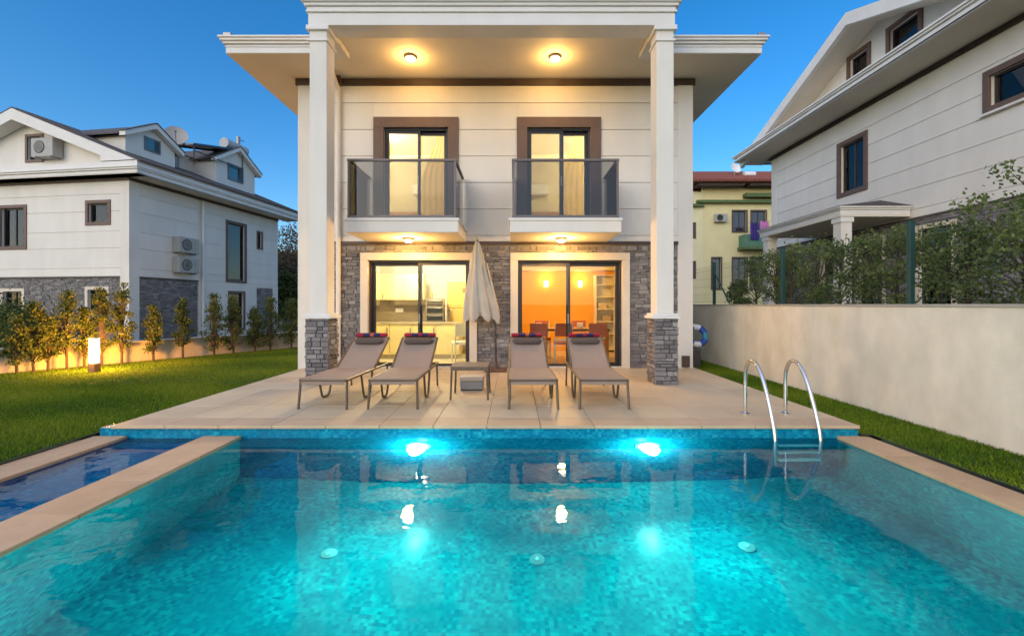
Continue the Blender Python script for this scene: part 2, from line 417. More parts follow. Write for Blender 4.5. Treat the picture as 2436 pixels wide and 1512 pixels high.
PX0, PX1, PY0, PY1, PF = -3.08, 3.65, 1.0, 4.96, -1.45
KX0, KX1, KF = -4.35, -3.46, -0.36
pool = tag(empty('pool', (0, 0, 0)), kind='structure')
MB().box((PX0, PY0, PF - .15), (PX1, PY1, PF)).build('pool_floor', FLOORTILE, pool)
MB().box((KX0 - .3, PY1, PF), (PX1 + .22, PY1 + .15, -0.035)).build('far_wall', UNLITTILE, pool)
MB().box((PX0 - .1, PY0 - .15, PF), (PX1 + .1, PY0, -0.165)).build('near_wall', UNLITTILE, pool)
MB().box((PX1, PY0, PF), (PX1 + .2, PY1, -0.165)).build('side_wall', FLOORTILE, pool)
MB().box((PX0 - .2, PY0, PF), (PX0, PY1, -0.165)).build('side_wall', FLOORTILE, pool)
MB().box((KX0, PY0, KF - .1), (PX0 - .2, PY1, KF)).build('splash_pool_floor', BLUETILE, pool)
MB().box((KX1, PY0, KF), (PX0 - .2, PY1, -0.165)).build('splash_pool_wall', BLUETILE, pool)
MB().box((KX0 - .2, PY0, KF), (KX0, PY1, -0.165)).build('splash_pool_wall', BLUETILE, pool)
MB().box((KX0 - .2, PY0 - .15, KF), (PX0 - .1, PY0, -0.165)).build('splash_pool_wall', BLUETILE, pool)
# corner step seen in the near right corner
MB().prism([(2.55, 1.0), (3.65, 1.0), (3.65, 1.9)], 'z', PF, -0.75).build('corner_step', FLOORTILE, pool)

COPE = mat('coping_stone', (0.66, 0.43, 0.25), (0.56, 0.36, 0.20), 0.65, 5, 0.2, 40, dirt=0.25, rnd=.10)
def coping(x0, x1, label=None):
    y = 1.0 - .3; L = 0.6
    while y < PY1 - .01:
        e = min(y + L, PY1 - 0.004)
        B('coping_stone', (x0, y + .003, -0.165), (x1, e - .003, -0.12), COPE, pool, bevel=0.006); y += L
coping(PX1 - .03, PX1 + .31); coping(KX1 - .02, PX0 + .03); coping(KX0 - .36, KX0 + .02)

m, n, l = nodes('pool_water'); b = n['Principled BSDF']; n.remove(b)
gl = n.new('ShaderNodeBsdfRefraction'); gl.inputs['IOR'].default_value = 1.333; gl.inputs['Roughness'].default_value = 0.0
gl.inputs['Color'].default_value = (0.42, 0.97, 0.99, 1)
gs = n.new('ShaderNodeBsdfGlossy'); gs.inputs['Roughness'].default_value = 0.0
fz = n.new('ShaderNodeFresnel'); fz.inputs[0].default_value = 1.23
wmx = n.new('ShaderNodeMixShader'); l.new(fz.outputs[0], wmx.inputs[0]); l.new(gl.outputs[0], wmx.inputs[1]); l.new(gs.outputs[0], wmx.inputs[2])
t1 = pos_noise(n, l, 2.3, 2); t2 = pos_noise(n, l, 7.0, 2)
ad = n.new('ShaderNodeMath'); ad.operation = 'MULTIPLY_ADD'; ad.inputs[1].default_value = 0.25; l.new(t2.outputs[0], ad.inputs[0]); l.new(t1.outputs[0], ad.inputs[2])
bp = n.new('ShaderNodeBump'); bp.inputs['Strength'].default_value = 0.085; bp.inputs['Distance'].default_value = 0.05
l.new(ad.outputs[0], bp.inputs['Height'])
for q in (gl, gs, fz): l.new(bp.outputs[0], q.inputs['Normal'])
l.new(wmx.outputs[0], n['Material Output'].inputs[0]); WATER = m
WZ = -0.15
for nm, x0, x1 in (('pool_water', PX0, PX1), ('splash_pool_water', KX0, KX1)):
    tag(MB().add([(x0, PY0, WZ), (x1, PY0, WZ), (x1, PY1, WZ), (x0, PY1, WZ)], [(0, 1, 2, 3)]).build(nm, WATER, recalc=False), kind='structure')

# underwater lamps in the far wall
PLW = mat('white_plastic', (0.80, 0.80, 0.78), None, 0.35)
for x, lab in ((-1.07, 'round lit underwater lamp in far pool wall below left sliding door'), (1.50, 'round lit underwater lamp in far pool wall nearest the steel ladder')):
    t = tag(empty('pool_lamp', (x, PY1, -0.42)), lab, 'pool lamp', 'underwater lamps')
    MB().lathe([(0.135, 0), (0.14, 0.012), (0.12, 0.028), (0.105, 0.03)], axis=(0, -1, 0), n=28).build('ring', PLW, t, smooth='auto')
    MB().lathe([(0.104, 0.028), (0.098, 0.045), (0.07, 0.058), (0.03, 0.064), (0.0, 0.065)], axis=(0, -1, 0), n=28).build('lens', emit('pool_lens', (0.72, 1.0, 0.93), 26.0), t, smooth=True)
    lamp('lamp_light', t, (0, -0.20, -0.02), 'POINT', 22, (0.55, 1.0, 0.88), 0.06)
    lamp('lamp_light', t, (0, -0.12, 0), 'SPOT', 290, (0.08, 1.0, 0.84), 0.10, (R(90 + 6), 0, R(180)), 140, 1.0)
for i, (x, y, lab) in enumerate(((-1.56, 3.73, 'small round floor inlet on pool floor, leftmost of the row'), (0.20, 3.71, 'small round floor inlet on pool floor, middle of the row'), (2.0, 3.78, 'small round floor inlet on pool floor, rightmost of the row'))):
    t = tag(empty('floor_inlet', (x, y, PF)), lab, 'inlet', 'floor inlets')
    MB().lathe([(0.065, 0), (0.065, 0.008), (0.05, 0.014), (0.0, 0.016)], n=20).build('cap', mat('inlet_grey', (.36, .42, .42), None, .5), t, smooth='auto')
    MB().lathe([(0.018, 0.015), (0.018, 0.022), (0.0, 0.022)], n=12).build('nozzle', PLW, t)

# ------------------------------------------------------------------ patio
PAT = mat('patio_tile', (0.68, 0.54, 0.35), (0.59, 0.46, 0.29), 0.5, 1.6, 0.12, 30, dirt=0.22, rnd=.10)
PATEDGE = mat('patio_edge_tile', (0.64, 0.46, 0.29), (0.55, 0.40, 0.25), 0.5, 3, 0.12, 30, dirt=0.15, rnd=.08)
GROUT = mat('tile_grout', (0.26, 0.22, 0.17), (0.20, 0.17, 0.14), 0.95, 6)
patio = B('patio', (-4.5, 5.12, -0.16), (3.87, 9.45, -0.012), GROUT); tag(patio, kind='structure')
DX0, DX1 = -4.5, 3.87
x = DX0
while x < DX1 - .01:
    e = min(x + .6, DX1); B('edge_tile', (x + .0025, 4.925, -0.036), (e - .0025, 5.275, 0.0), PATEDGE, patio, bevel=0.005); x += .6
protot = {}
row = 0; y = 5.28
while y < 9.44:
    ye = min(y + .6, 9.448); x = DX0
    while x < DX1 - .01:
        xe = min(x + .6, DX1); key = (round(xe - x, 3), round(ye - y, 3))
        if key not in protot:
            w_, d_ = key; protot[key] = MB().box((.0025, .0025, -0.02), (w_ - .0025, d_ - .0025, 0)).build('tile', PAT, patio, bevel=0.003); protot[key].location = (x, y, random.uniform(-.001, .0008))
        else: inst(protot[key], 'tile', (x, y, random.uniform(-.001, .0008)), patio)
        x += .6
    y += .6

# ------------------------------------------------------------------ main villa
villa = tag(empty('villa', (-0.39, 9.45, 0)), 'white two-storey villa with pillared porch, twin balconies and lit sliding doors behind the pool', 'house')
villa.location = (0, 0, 0)
YF = 9.45; F = FRONT((0, YF, 0))
VX0, VX1 = -4.59, 3.81
DL = (-3.10, -0.94, 0.0, 2.29); DR = (0.09, 2.31, 0.0, 2.29)      # ground-floor door openings
UL = (-2.77, -1.40, 2.95, 5.12); UR = (0.29, 1.64, 2.95, 5.12)     # balcony door openings
ops = [DL, DR, UL, UR]
wall(F, villa, VX0, VX1, -0.1, 6.2, ops, 0.25)
wb = MB(); wb.box((VX0, YF + .25, -.1), (VX0 + .25, 17.5, 6.2)); wb.box((VX1 - .25, YF + .25, -.1), (VX1, 17.5, 6.2)); wb.box((VX0, 17.25, -.1), (VX1, 17.5, 6.2))
wb.build('outer_wall', WALL, villa)
J = [2.69, 2.82, 3.385, 3.95, 4.515, 5.08, 5.65, 6.02]
sur = lambda o, s: (o[0] - s, o[1] + s, o[2] - s * 0, o[3] + s)
siding(F, villa, -4.28, 3.50, J, [sur(UL, .22), sur(UR, .22)])
for a, b in ((VX0 - .015, -4.28), (3.50, VX1 + .015)):                       # smooth corner pilasters
    F.B('corner_pilaster', a, b, -0.1, 6.02, 0.001, 0.035, WALL, villa, bevel=.005)
F.B('wall_cap_trim', -4.28, 3.50, 2.63, 2.69, 0.001, 0.075, BROWN, villa, bevel=.004)
ct = MB(); ct.box((VX0 - .06, YF - .06, 6.02), (VX1 + .06, YF, 6.15)); ct.build('brown_frieze', BROWN, villa, bevel=.004)
cladding(F, villa, -4.28, 3.50, 0.0, 2.63, [sur(DL, .16), sur(DR, .16)], 11)
# doors
def door(op, smat, sw, proud, split, slide_side, nm, sill=True, fwid=0.048):
    u0, u1, z0, z1 = op; mb = MB(); s = sw
    F.box(mb, u0 - s, u1 + s, z1, z1 + s, 0, proud); F.box(mb, u0 - s, u0, z0, z1, 0, proud); F.box(mb, u1, u1 + s, z0, z1, 0, proud)
    d = mb.build(nm, smat, villa, bevel=.005)
    fr = MB(); f = .045
    F.box(fr, u0, u1, z1 - f, z1, -.20, -.02); F.box(fr, u0, u0 + f, z0, z1 - f, -.20, -.02); F.box(fr, u1 - f, u1, z0, z1 - f, -.20, -.02); F.box(fr, u0 + f, u1 - f, z0, z0 + .03, -.20, -.02)
    fr.build('frame', FRAME, d, bevel=.003)
    mid = u0 + (u1 - u0) * split
    for k, (a, b) in enumerate(((u0 + f, mid + .04), (mid - .04, u1 - f))):
        back = (k == slide_side); w0, w1 = (-.17, -.12) if back else (-.09, -.04)
        sa = MB(); t = fwid if not back else fwid * 1.3
        F.box(sa, a, b, z1 - f - t, z1 - f, w0, w1); F.box(sa, a, b, z0 + .03, z0 + .03 + t, w0, w1)
        F.box(sa, a, a + t, z0 + .03 + t, z1 - f - t, w0, w1); F.box(sa, b - t, b, z0 + .03 + t, z1 - f - t, w0, w1)
        sa.build('sash', FRAME, d, bevel=.003)
        F.B('pane', a + t, b - t, z0 + .03 + t, z1 - f - t, (w0 + w1) / 2 - .004, (w0 + w1) / 2 + .004, PANE, d)
    hb = MB(); F.box(hb, mid - .02, mid + .005, z0 + .95, z0 + 1.15, -.04, -.015); hb.build('handle', GREYMETAL, d)
    return d
door(DL, CREAM, .16, .085, .5, 0, 'sliding_door'); door(DR, CREAM, .16, .085, .49, 1, 'sliding_door')
door(UL, SURR, .22, .06, .53, 1, 'balcony_door'); door(UR, SURR, .22, .06, .55, 1, 'balcony_door')
for op in (DL, DR): F.B('threshold', op[0], op[1], -.01, .03, -.24, .02, mat('marble_sill', (.62, .58, .52), (.54, .5, .45), .3, 5), villa)
# balconies
for x0, x1 in ((-3.12, -1.02), (-0.07, 1.99)):
    bal = MB().box((x0, 8.14, 2.68), (x1, YF - .002, 2.93)).build('balcony', WALL, villa, bevel=.01)
    B('slab_edge', (x0 - .02, 8.12, 2.895), (x1 + .02, YF - .04, 2.945), TRIM, bal, bevel=.006)
    B('rail_shoe', (x0 + .04, 8.16, 2.945), (x1 - .04, 8.21, 3.0), RAILCAP, bal)
    for xx in (x0 + .04, x1 - .09): B('rail_shoe', (xx, 8.21, 2.945), (xx + .05, YF - .08, 3.0), RAILCAP, bal)
    B('glass_panel', (x0 + .06, 8.18, 3.0), (x1 - .06, 8.192, 4.0), RAILGLASS, bal)
    for xx in (x0 + .06, x1 - .072): B('glass_panel', (xx, 8.2, 3.0), (xx + .012, YF - .1, 4.0), RAILGLASS, bal)
    rc = MB().box((x0 + .035, 8.16, 4.0), (x1 - .035, 8.212, 4.045)); rc.build('handrail', RAILCAP, bal, bevel=.005)
    for xx in (x0 + .035, x1 - .087): B('handrail', (xx, 8.214, 4.0), (xx + .052, YF - .07, 4.045), RAILCAP, bal, bevel=.005)
    for xx in (x0 + .045, x1 - .085): B('rail_post', (xx, 8.165, 2.95), (xx + .04, 8.205, 4.0), RAILCAP, bal)
# porch columns
for cx in (-3.31, 2.565):
    col = MB().box((cx - .145, 7.47, 1.20), (cx + .145, 7.80, 6.06)).build('column', WALL, villa, bevel=.008)
    core = MB().box((cx - .17, 7.45, 0.0), (cx + .17, 7.83, 1.11)); core.build('base_core', STONEBACK, col)
    fb = FRONT((cx, 7.45, 0)); cladding(fb, col, -.20, .20, 0.0, 1.11, [], int(cx * 10) + 50, lmin=.08, lmax=.22, depth=.045, name='base_stone')
    for nx_ in (-1, 1):
        fs = Face((cx + nx_ * .17, 7.42, 0), (0, 1, 0), (nx_, 0, 0)); cladding(fs, col, 0, .42, 0, 1.11, [], int(cx * 10) + 60 + nx_, lmin=.08, lmax=.22, depth=.045, name='base_stone')
    cap = MB(); cap.box((cx - .235, 7.40, 1.11), (cx + .235, 7.87, 1.16)); cap.box((cx - .20, 7.43, 1.16), (cx + .20, 7.84, 1.20)); cap.build('base_cap', TRIM, col, bevel=.006)
    tp = MB(); tp.box((cx - .17, 7.445, 5.80), (cx + .17, 7.825, 5.84)); tp.box((cx - .19, 7.425, 5.98), (cx + .19, 7.845, 6.055)); tp.build('capital', TRIM, col, bevel=.006)
# porch beam, cornices, soffit, roof
def cornice(mb, x0, x1, y0, z, prof, left=True, right=True, yback=None):
    """stack of boxes growing outwards; prof = [(height, out)]"""
    for h, o in prof:
        mb.box((x0 - (o if left else 0), y0 - o, z), (x1 + (o if right else 0), yback if yback else y0 + .3, z + h)); z += h
    return z
bm_ = MB(); bm_.box((-3.47, 7.45, 6.06), (2.725, 7.82, 6.27)); bm_.box((-3.47, 7.82, 6.06), (-3.15, 8.47, 6.27)); bm_.box((2.405, 7.82, 6.06), (2.725, 8.47, 6.27)); bm_.build('porch_beam', TRIM, villa, bevel=.006)
cp = MB(); zt = cornice(cp, -3.47, 2.725, 7.45, 6.27, [(.035, .03), (.06, .015), (.05, .05), (.05, .085), (.05, .12), (.04, .15)], yback=8.6)
cp.build('porch_cornice', TRIM, villa, bevel=.008)
B('porch_soffit', (-3.14, 7.815, 6.155), (2.395, 8.50, 6.26), SOFFIT, villa)
B('eave_soffit', (-5.52, 8.47, 6.16), (4.76, 18.4, 6.22), SOFFIT, villa)
cp = MB(); ef = [(.11, 0), (.02, .012), (.035, .0), (.045, .04), (.045, .075), (.035, .10)]
zz = 6.165
for h, o in ef:
    cp.box((-5.52 - o, 8.46 - o, zz), (4.76 + o, 8.70, zz + h)); cp.box((-5.52 - o, 8.70, zz), (-5.3, 18.4 + o, zz + h)); cp.box((4.54, 8.70, zz), (4.76 + o, 18.4 + o, zz + h)); zz += h
cp.build('eave_cornice', TRIM, villa, bevel=.006)
rf = MB(); rf.add([(-5.6, 8.40, 6.46), (4.84, 8.40, 6.46), (4.84, 18.5, 6.46), (-5.6, 18.5, 6.46), (-1.6, 13.2, 8.5), (.8, 13.2, 8.5)], [(0, 1, 5, 4), (1, 2, 5), (2, 3, 4, 5), (3, 0, 4), (3, 2, 1, 0)])
rf.add([(-3.6, 7.30, 6.56), (2.86, 7.30, 6.56), (-.37, 7.30, 8.0), (-3.6, 12.5, 6.56), (2.86, 12.5, 6.56), (-.37, 12.5, 8.0)], [(0, 1, 2), (0, 2, 5, 3), (1, 4, 5, 2), (0, 3, 4, 1)])
rf.build('roof', ROOF, villa)
for x, y in ((-5.45, 8.36), (4.72, 8.36)): B('gutter_end', (x - .07, y + .02, 6.455), (x + .07, y + .2, 6.51), GREYMETAL, villa)
# rain pipes
dp = MB(); dp.tube([(-3.72, 8.95, 6.15), (-3.72, 9.10, 6.06), (-3.72, 9.34, 5.90), (-3.72, 9.36, 5.7), (-3.72, 9.36, 0.02)], .05, 12); dp.build('rain_pipe', WALL, villa, smooth='auto')
F.B('pipe_head', -3.80, -3.64, 6.0, 6.14, .06, .20, BROWN, villa)
B('outlet_box', (3.58, 9.36, .02), (3.74, 9.45, .26), BROWN, villa, bevel=.008)

# interior rooms (lining) ------------------------------------------------------
def room(x0, x1, y0, y1, z0, z1, wm, back, cm, fm):
    B('room_floor', (x0, y0, z0 - .03), (x1, y1, z0), fm, villa); B('room_ceiling', (x0, y0, z1), (x1, y1, z1 + .05), cm, villa)
    B('room_wall', (x0 - .05, y0, z0), (x0, y1, z1), wm, villa); B('room_wall', (x1, y0, z0), (x1 + .05, y1, z1), wm, villa); B('room_wall', (x0, y1, z0), (x1, y1 + .05, z1), back, villa)
IW = mat('interior_cream', (0.78, 0.70, 0.48), (0.74, 0.66, 0.45), .7, 2); IWH = mat('interior_white', (0.80, 0.77, 0.68), None, .7)
ORG = mat('orange_paint', (0.90, 0.43, 0.004), (0.86, 0.40, 0.004), .6, 2); FLR = mat('interior_floor', (0.62, 0.54, 0.38), (0.55, 0.47, 0.33), .25, 2)
room(-4.3, -0.47, 9.705, 12.6, 0.0, 2.55, IW, IWH, IWH, FLR)
room(-0.37, 3.52, 9.705, 13.0, 0.0, 2.55, IW, ORG, IWH, FLR)
room(-4.3, -0.47, 9.705, 13.0, 2.94, 5.75, IW, IW, IWH, FLR)
room(-0.37, 3.52, 9.705, 13.0, 2.94, 5.75, IW, IW, IWH, FLR)
for x0, x1, z in ((-.37, 3.52, 2.55),):                      # ceiling cove of the dining room
    B('ceiling_cove', (x0, 12.6, z - .22), (x1, 12.99, z - .12), IWH, villa); B('ceiling_cove', (x0, 12.0, z - .10), (x1, 12.99, z - .002), IWH, villa)
WARM = (1.0, 0.54, 0.14); WARMW = (1.0, 0.83, 0.52)
def ceiling_lamp(name, loc, label, group, energy, col=WARM, strength=14.0, r=.09):
    t = tag(empty(name, loc), label, 'ceiling lamp', group)
    MB().lathe([(r + .03, 0), (r + .035, -.02), (r + .015, -.045), (r, -.045)], n=28).build('rim', mat('lamp_rim', (.34, .27, .2), None, .35, metal=.6), t, smooth='auto')
    MB().lathe([(r, -.04), (r * .92, -.062), (r * .6, -.08), (0, -.085)], n=28).build('diffuser', emit('lamp_diffuser', (1.0, .86, .62), strength), t, smooth=True)
    lamp('lamp_light', t, (0, 0, -.16), 'POINT', energy, col, .09); return t
ceiling_lamp('soffit_lamp', (-2.0, 8.56, 6.155), 'round lit lamp on porch soffit above left balcony', 'soffit lamps', 16)
ceiling_lamp('soffit_lamp', (0.80, 8.56, 6.155), 'round lit lamp on porch soffit above right balcony', 'soffit lamps', 16)
ceiling_lamp('balcony_lamp', (-2.11, 8.85, 2.68), 'round lit lamp under left balcony slab', 'balcony lamps', 40)
ceiling_lamp('balcony_lamp', (0.95, 8.85, 2.68), 'round lit lamp under right balcony slab', 'balcony lamps', 40)
for loc, lab, e, c in (((-2.2, 10.4, 2.545), 'round lit lamp on kitchen ceiling', 165, WARMW), ((1.2, 10.9, 2.545), 'round lit lamp on dining room ceiling', 70, WARM),
                       ((-3.6, 11.2, 5.745), 'round lit lamp on ceiling of left bedroom', 150, WARMW), ((2.75, 11.2, 5.745), 'round lit lamp on ceiling of right bedroom', 160, WARMW)):
    ceiling_lamp('room_lamp', loc, lab, 'room ceiling lamps', e, c, 10.0, .16)

# ------------------------------------------------------------------ curves helper
def smooth_path(pts, k=6):
    P = [Vector(p) for p in pts]; P = [P[0] * 2 - P[1]] + P + [P[-1] * 2 - P[-2]]; out = []
    for i in range(1, len(P) - 2):
        for j in range(k):
            t = j / k; a, b_, c, d = P[i - 1], P[i], P[i + 1], P[i + 2]
            out.append(.5 * ((2 * b_) + (c - a) * t + (2 * a - 5 * b_ + 4 * c - d) * t * t + (3 * b_ - a - 3 * c + d) * t ** 3))
    return out + [P[-2]]

# ------------------------------------------------------------------ kitchen
CAB = mat('cabinet_cream', (.74, .61, .28), (.70, .57, .26), .35, 2); WORK = mat('worktop', (.42, .36, .24), (.34, .29, .2), .3, 9)
HANDLE = mat('handle_metal', (.35, .32, .26), None, .3, metal=.9)
kc = tag(empty('base_cabinets', (-2.6, 11.0, 0)), 'cream kitchen base cabinets with brown worktop behind left sliding door', 'cabinet')
kx = [-1.65 + .58 * i for i in range(6)]
MB().box((-1.66, .02, .0), (1.82, .6, .10)).build('plinth', WORK, kc)
for a, b in zip(kx[:-1], kx[1:]):
    B('cabinet_door', (a + .005, -.02, .11), (b - .005, .02, .86), CAB, kc, bevel=.006); B('handle', (b - .07, -.045, .60), (b - .05, -.021, .78), HANDLE, kc)
B('carcass', (-1.66, .022, .10), (1.26, .6, .86), CAB, kc); B('worktop', (-1.70, -.04, .86), (1.30, .6, .90), WORK, kc, bevel=.006)
uc = tag(empty('wall_cabinets', (-2.6, 11.3, 1.47)), 'pale upper kitchen cabinets above the grey-brown splashback', 'cabinet')
B('carcass', (-1.65, .0, 0), (.30, .32, .66), CAB, uc)
for i in range(4):
    a = -1.65 + i * .4875; B('cabinet_door', (a + .005, -.022, .0), (a + .4825, -.001, .66), CAB, uc, bevel=.006); B('handle', (a + .42, -.04, .04), (a + .435, -.022, .17), HANDLE, uc)
sp = tag(B('splashback', (-4.25, 11.60, .90), (-2.30, 11.64, 1.47), mat('splashback_tile', (.20, .155, .095), (.17, .13, .08), .3, 4)), 'grey-brown tiled splashback between kitchen cabinets', 'splashback')
B('socket', (-3.10, 11.585, 1.15), (-2.90, 11.599, 1.25), PLW, sp)
ov = tag(empty('oven_tower', (-2.02, 11.3, .90)), 'black stacked oven and microwave on the worktop', 'oven')
BLK = mat('black_enamel', (.015, .014, .014), None, .25)
B('housing', (-.22, 0, 0), (.22, .28, .60), mat('oven_steel', (.24, .2, .14), None, .35, metal=.6), ov)
for z in (.04, .24, .43): B('oven_door', (-.20, -.02, z), (.20, 0, z + .13), BLK, ov, bevel=.005); B('handle', (-.16, -.045, z + .11), (.16, -.022, z + .125), HANDLE, ov)
fg = tag(empty('fridge', (-1.42, 11.75, 0)), 'tall beige fridge beside the oven behind the glass door', 'fridge')
FRG = mat('fridge_beige', (.62, .40, .10), (.58, .37, .09), .3, 2)
B('body', (-.36, .03, .02), (.36, .65, 1.95), FRG, fg); B('upper_door', (-.355, -.02, 1.25), (.355, .028, 1.94), FRG, fg, bevel=.012); B('lower_door', (-.355, -.02, .05), (.355, .028, 1.24), FRG, fg, bevel=.012)
B('handle', (-.31, -.05, 1.0), (-.28, -.021, 1.22), HANDLE, fg); B('display', (.06, -.026, 1.66), (.16, -.0205, 1.78), mat('brown_display', (.22, .09, .03), None, .3), fg)
bl = tag(empty('bottle', (-2.13, 11.42, 1.503)), 'brown bottle standing on top of the oven', 'bottle')
MB().lathe([(.032, 0), (.034, .02), (.034, .13), (.014, .18), (.014, .23), (.0, .23)], n=14).build('body', mat('bottle_brown', (.45, .22, .06), None, .2), bl, smooth='auto')

def chair(loc, rz, label, mfr, mseat, group=None, h=.92):
    t = tag(empty('dining_chair', loc, rz), label, 'chair', group)
    B('seat', (-.21, -.21, .43), (.21, .21, .49), mseat, t, bevel=.012)
    for x in (-.19, .19):
        MB().tube([(x, -.19, 0), (x, -.19, .44)], .018).build('leg', mfr, t); MB().tube([(x, .19, 0), (x, .19, .46), (x, .25, h)], .018).build('leg', mfr, t)
    MB().prism([(.205, .62), (.235, .62), (.262, h), (.232, h)], 'x', -.20, .20).build('backrest', mseat, t, bevel=.008)
    B('rail', (-.17, .196, .52), (.17, .214, .56), mfr, t)
    return t
CRM = mat('cream_lacquer', (.78, .72, .56), None, .4); REDF = mat('rust_fabric', (.50, .12, .05), (.42, .1, .05), .8, 8); OAK = mat('oak', (.40, .21, .07), (.32, .16, .05), .5, 6, stretch=(1, 6, 1))
chair((-1.22, 10.35, 0), R(200), 'cream chair beside the left sliding door jamb', CRM, CRM)
# ------------------------------------------------------------------ dining room
dt = tag(empty('dining_table', (1.35, 10.9, 0)), 'dark dining table with patterned cloth behind right sliding door', 'table')
B('tabletop', (-.85, -.42, .72), (.95, .42, .76), mat('walnut', (.07, .045, .02), (.05, .032, .015), .35, 5), dt, bevel=.008)
for x in (-.78, .88):
    for y in (-.36, .36): B('leg', (x - .035, y - .035, 0), (x + .035, y + .035, .72), OAK, dt)
tc = tag(B('table_runner', (.66, 10.46, .762), (2.16, 11.30, .772), mat('patterned_runner', (.42, .15, .05), (.30, .26, .12), .8, 14)), 'rust and olive cloth lying on dining table', 'tablecloth')
for i, (x, y, rz, lab) in enumerate(((.55, 10.28, 185, 'dining chair with rust back, leftmost behind right glass door'), (1.15, 10.30, 178, 'dining chair with rust back, second from the left behind right glass door'), (1.95, 10.28, 172, 'dining chair with rust back, nearest the right door jamb'),
                                    (.75, 11.55, 0, 'dining chair on far side of table, left one'), (1.75, 11.55, 5, 'dining chair on far side of table, right one'))):
    chair((x, y, 0), R(rz), lab, CRM if i in (1, 3) else OAK, REDF, 'dining chairs')
for x, lab in ((.36, 'cream napkin holder on left end of dining table'), (1.62, 'cream napkin holder in middle of dining table')):
    t = tag(empty('napkin_holder', (x if x > .5 else .62, 10.8, .774)), lab, 'napkin holder'); B('napkins', (-.07, -.05, .012), (.07, .05, .13), CRM, t, bevel=.01); B('tray', (-.085, -.065, 0), (.085, .065, .011), OAK, t)
vs = tag(empty('vase', (1.30, 10.75, .774)), 'slim white vase standing on dining table', 'vase')
MB().lathe([(.04, 0), (.05, .05), (.042, .15), (.028, .22), (.036, .25), (.03, .25), (.0, .2)], n=18).build('body', PLW, vs, smooth=True)
su = tag(empty('shelf_unit', (2.62, 12.6, 0)), 'cream open shelf unit against orange wall', 'shelf')
for x in (-.28, .25): B('side_panel', (x, 0, 0), (x + .03, .34, 2.2), CRM, su)
for z in (.05, .5, .85, 1.2, 1.55, 1.9, 2.17): B('shelf', (-.249, 0, z), (.249, .34, z + .03), CRM, su)
B('back_panel', (-.249, .342, .05), (.249, .36, 2.2), CRM, su)
for i, (x, z, c, lab) in enumerate(((-.1, .532, (.25, .12, .05), 'brown box on a lower shelf of the cream unit'), (.05, .882, (.4, .3, .2), 'tan box on second shelf of the cream unit'), (-.08, 1.232, (.6, .5, .3), 'pale box on third shelf of the cream unit'))):
    t = tag(B('storage_box', (2.62 + x - .12, 12.62, z), (2.62 + x + .12, 12.85, z + .16), mat('box%d' % i, c, None, .7), bevel=.008), lab, 'box')
for x, lab in ((.95, 'small lit wall lamp on orange wall, left of the two'), (1.95, 'small lit wall lamp on orange wall, right of the two')):
    t = tag(empty('wall_lamp', (x, 13.0, 1.93)), lab, 'wall lamp', 'dining wall lamps')
    MB().lathe([(.05, 0), (.05, .02), (0, .02)], axis=(0, -1, 0), n=16).build('plate', HANDLE, t)
    MB().lathe([(.055, -.06), (.07, .10), (.0, .10)], c=(0, -.09, 0), n=18).build('shade', emit('wall_lamp_shade', (1, .8, .45), 5.0), t, smooth='auto')
    MB().tube([(0, -.02, 0), (0, -.06, .0)], .012).build('arm', HANDLE, t); lamp('lamp_light', t, (0, -.16, .12), 'POINT', 5, WARM, .05)
# ------------------------------------------------------------------ bedrooms
LINEN = mat('white_linen', (.78, .76, .70), (.70, .68, .62), .85, 4, .2, 25); GOLD = mat('gold_throw', (.80, .55, .16), (.72, .48, .12), .8, 5); GOLDC = leafmat('gold_curtain', [(.88, .70, .34), (.92, .76, .42)], .85)
for cx, lab1, lab2, lab3 in ((-2.25, 'white made bed seen through left balcony door', 'gold tied-back curtain inside left balcony door', 'white wall air conditioner in left bedroom'),
                             (.85, 'white made bed seen through right balcony door', 'gold tied-back curtain inside right balcony door', 'white wall air conditioner in right bedroom')):
    bd = tag(empty('bed', (cx - .35, 11.6, 2.94)), lab1, 'bed')
    B('mattress', (-.9, -.9, .28), (.9, 1.0, .52), LINEN, bd, bevel=.05); B('base', (-.88, -.88, .06), (.88, .98, .279), OAK, bd); B('headboard', (-.95, 1.0, .0), (.95, 1.06, 1.05), OAK, bd)
    for x in (-.45, .45): B('pillow', (x - .35, .55, .52), (x + .35, .95, .66), LINEN, bd, bevel=.06)
    B('foot_throw', (-.92, -.92, .50), (.92, -.3, .545), GOLD, bd, bevel=.02)
    # curtain tied back: full width at the rail, gathered at mid height against the right jamb, loose below
    mb = MB(); n = 48; rows = [(5.30, .52, .70), (4.9, .44, .70), (4.6, .30, .70), (4.35, .20, .70), (4.15, .16, .70), (3.8, .15, .70), (3.4, .17, .70), (2.97, .15, .70)]
    vsx = []
    for z, a, b in rows:
        for i in range(n + 1):
            u = i / n; vsx.append((cx + .02 + a + (b - a) * u, 9.92 + .007 * math.sin(u * 26) * (b - a + .2), z - .25 * 0))
    mb.add(vsx, [(r * (n + 1) + i, r * (n + 1) + i + 1, (r + 1) * (n + 1) + i + 1, (r + 1) * (n + 1) + i) for r in range(len(rows) - 1) for i in range(n)])
    cu = tag(empty('curtain', (0, 0, 0)), lab2, 'curtain'); mb.build('cloth', GOLDC, cu, smooth=True, recalc=False)
    MB().tube([(cx - .9, 9.92, 5.32), (cx + .9, 9.92, 5.32)], .015).build('rod', HANDLE, cu)
    ac = tag(empty('wall_unit', (cx - .25, 12.99, 4.55)), lab3, 'air conditioner'); B('body', (-.42, -.2, 0), (.42, 0, .28), PLW, ac, bevel=.03); B('flap', (-.36, -.19, -.02), (.36, -.08, -.001), PLW, ac)

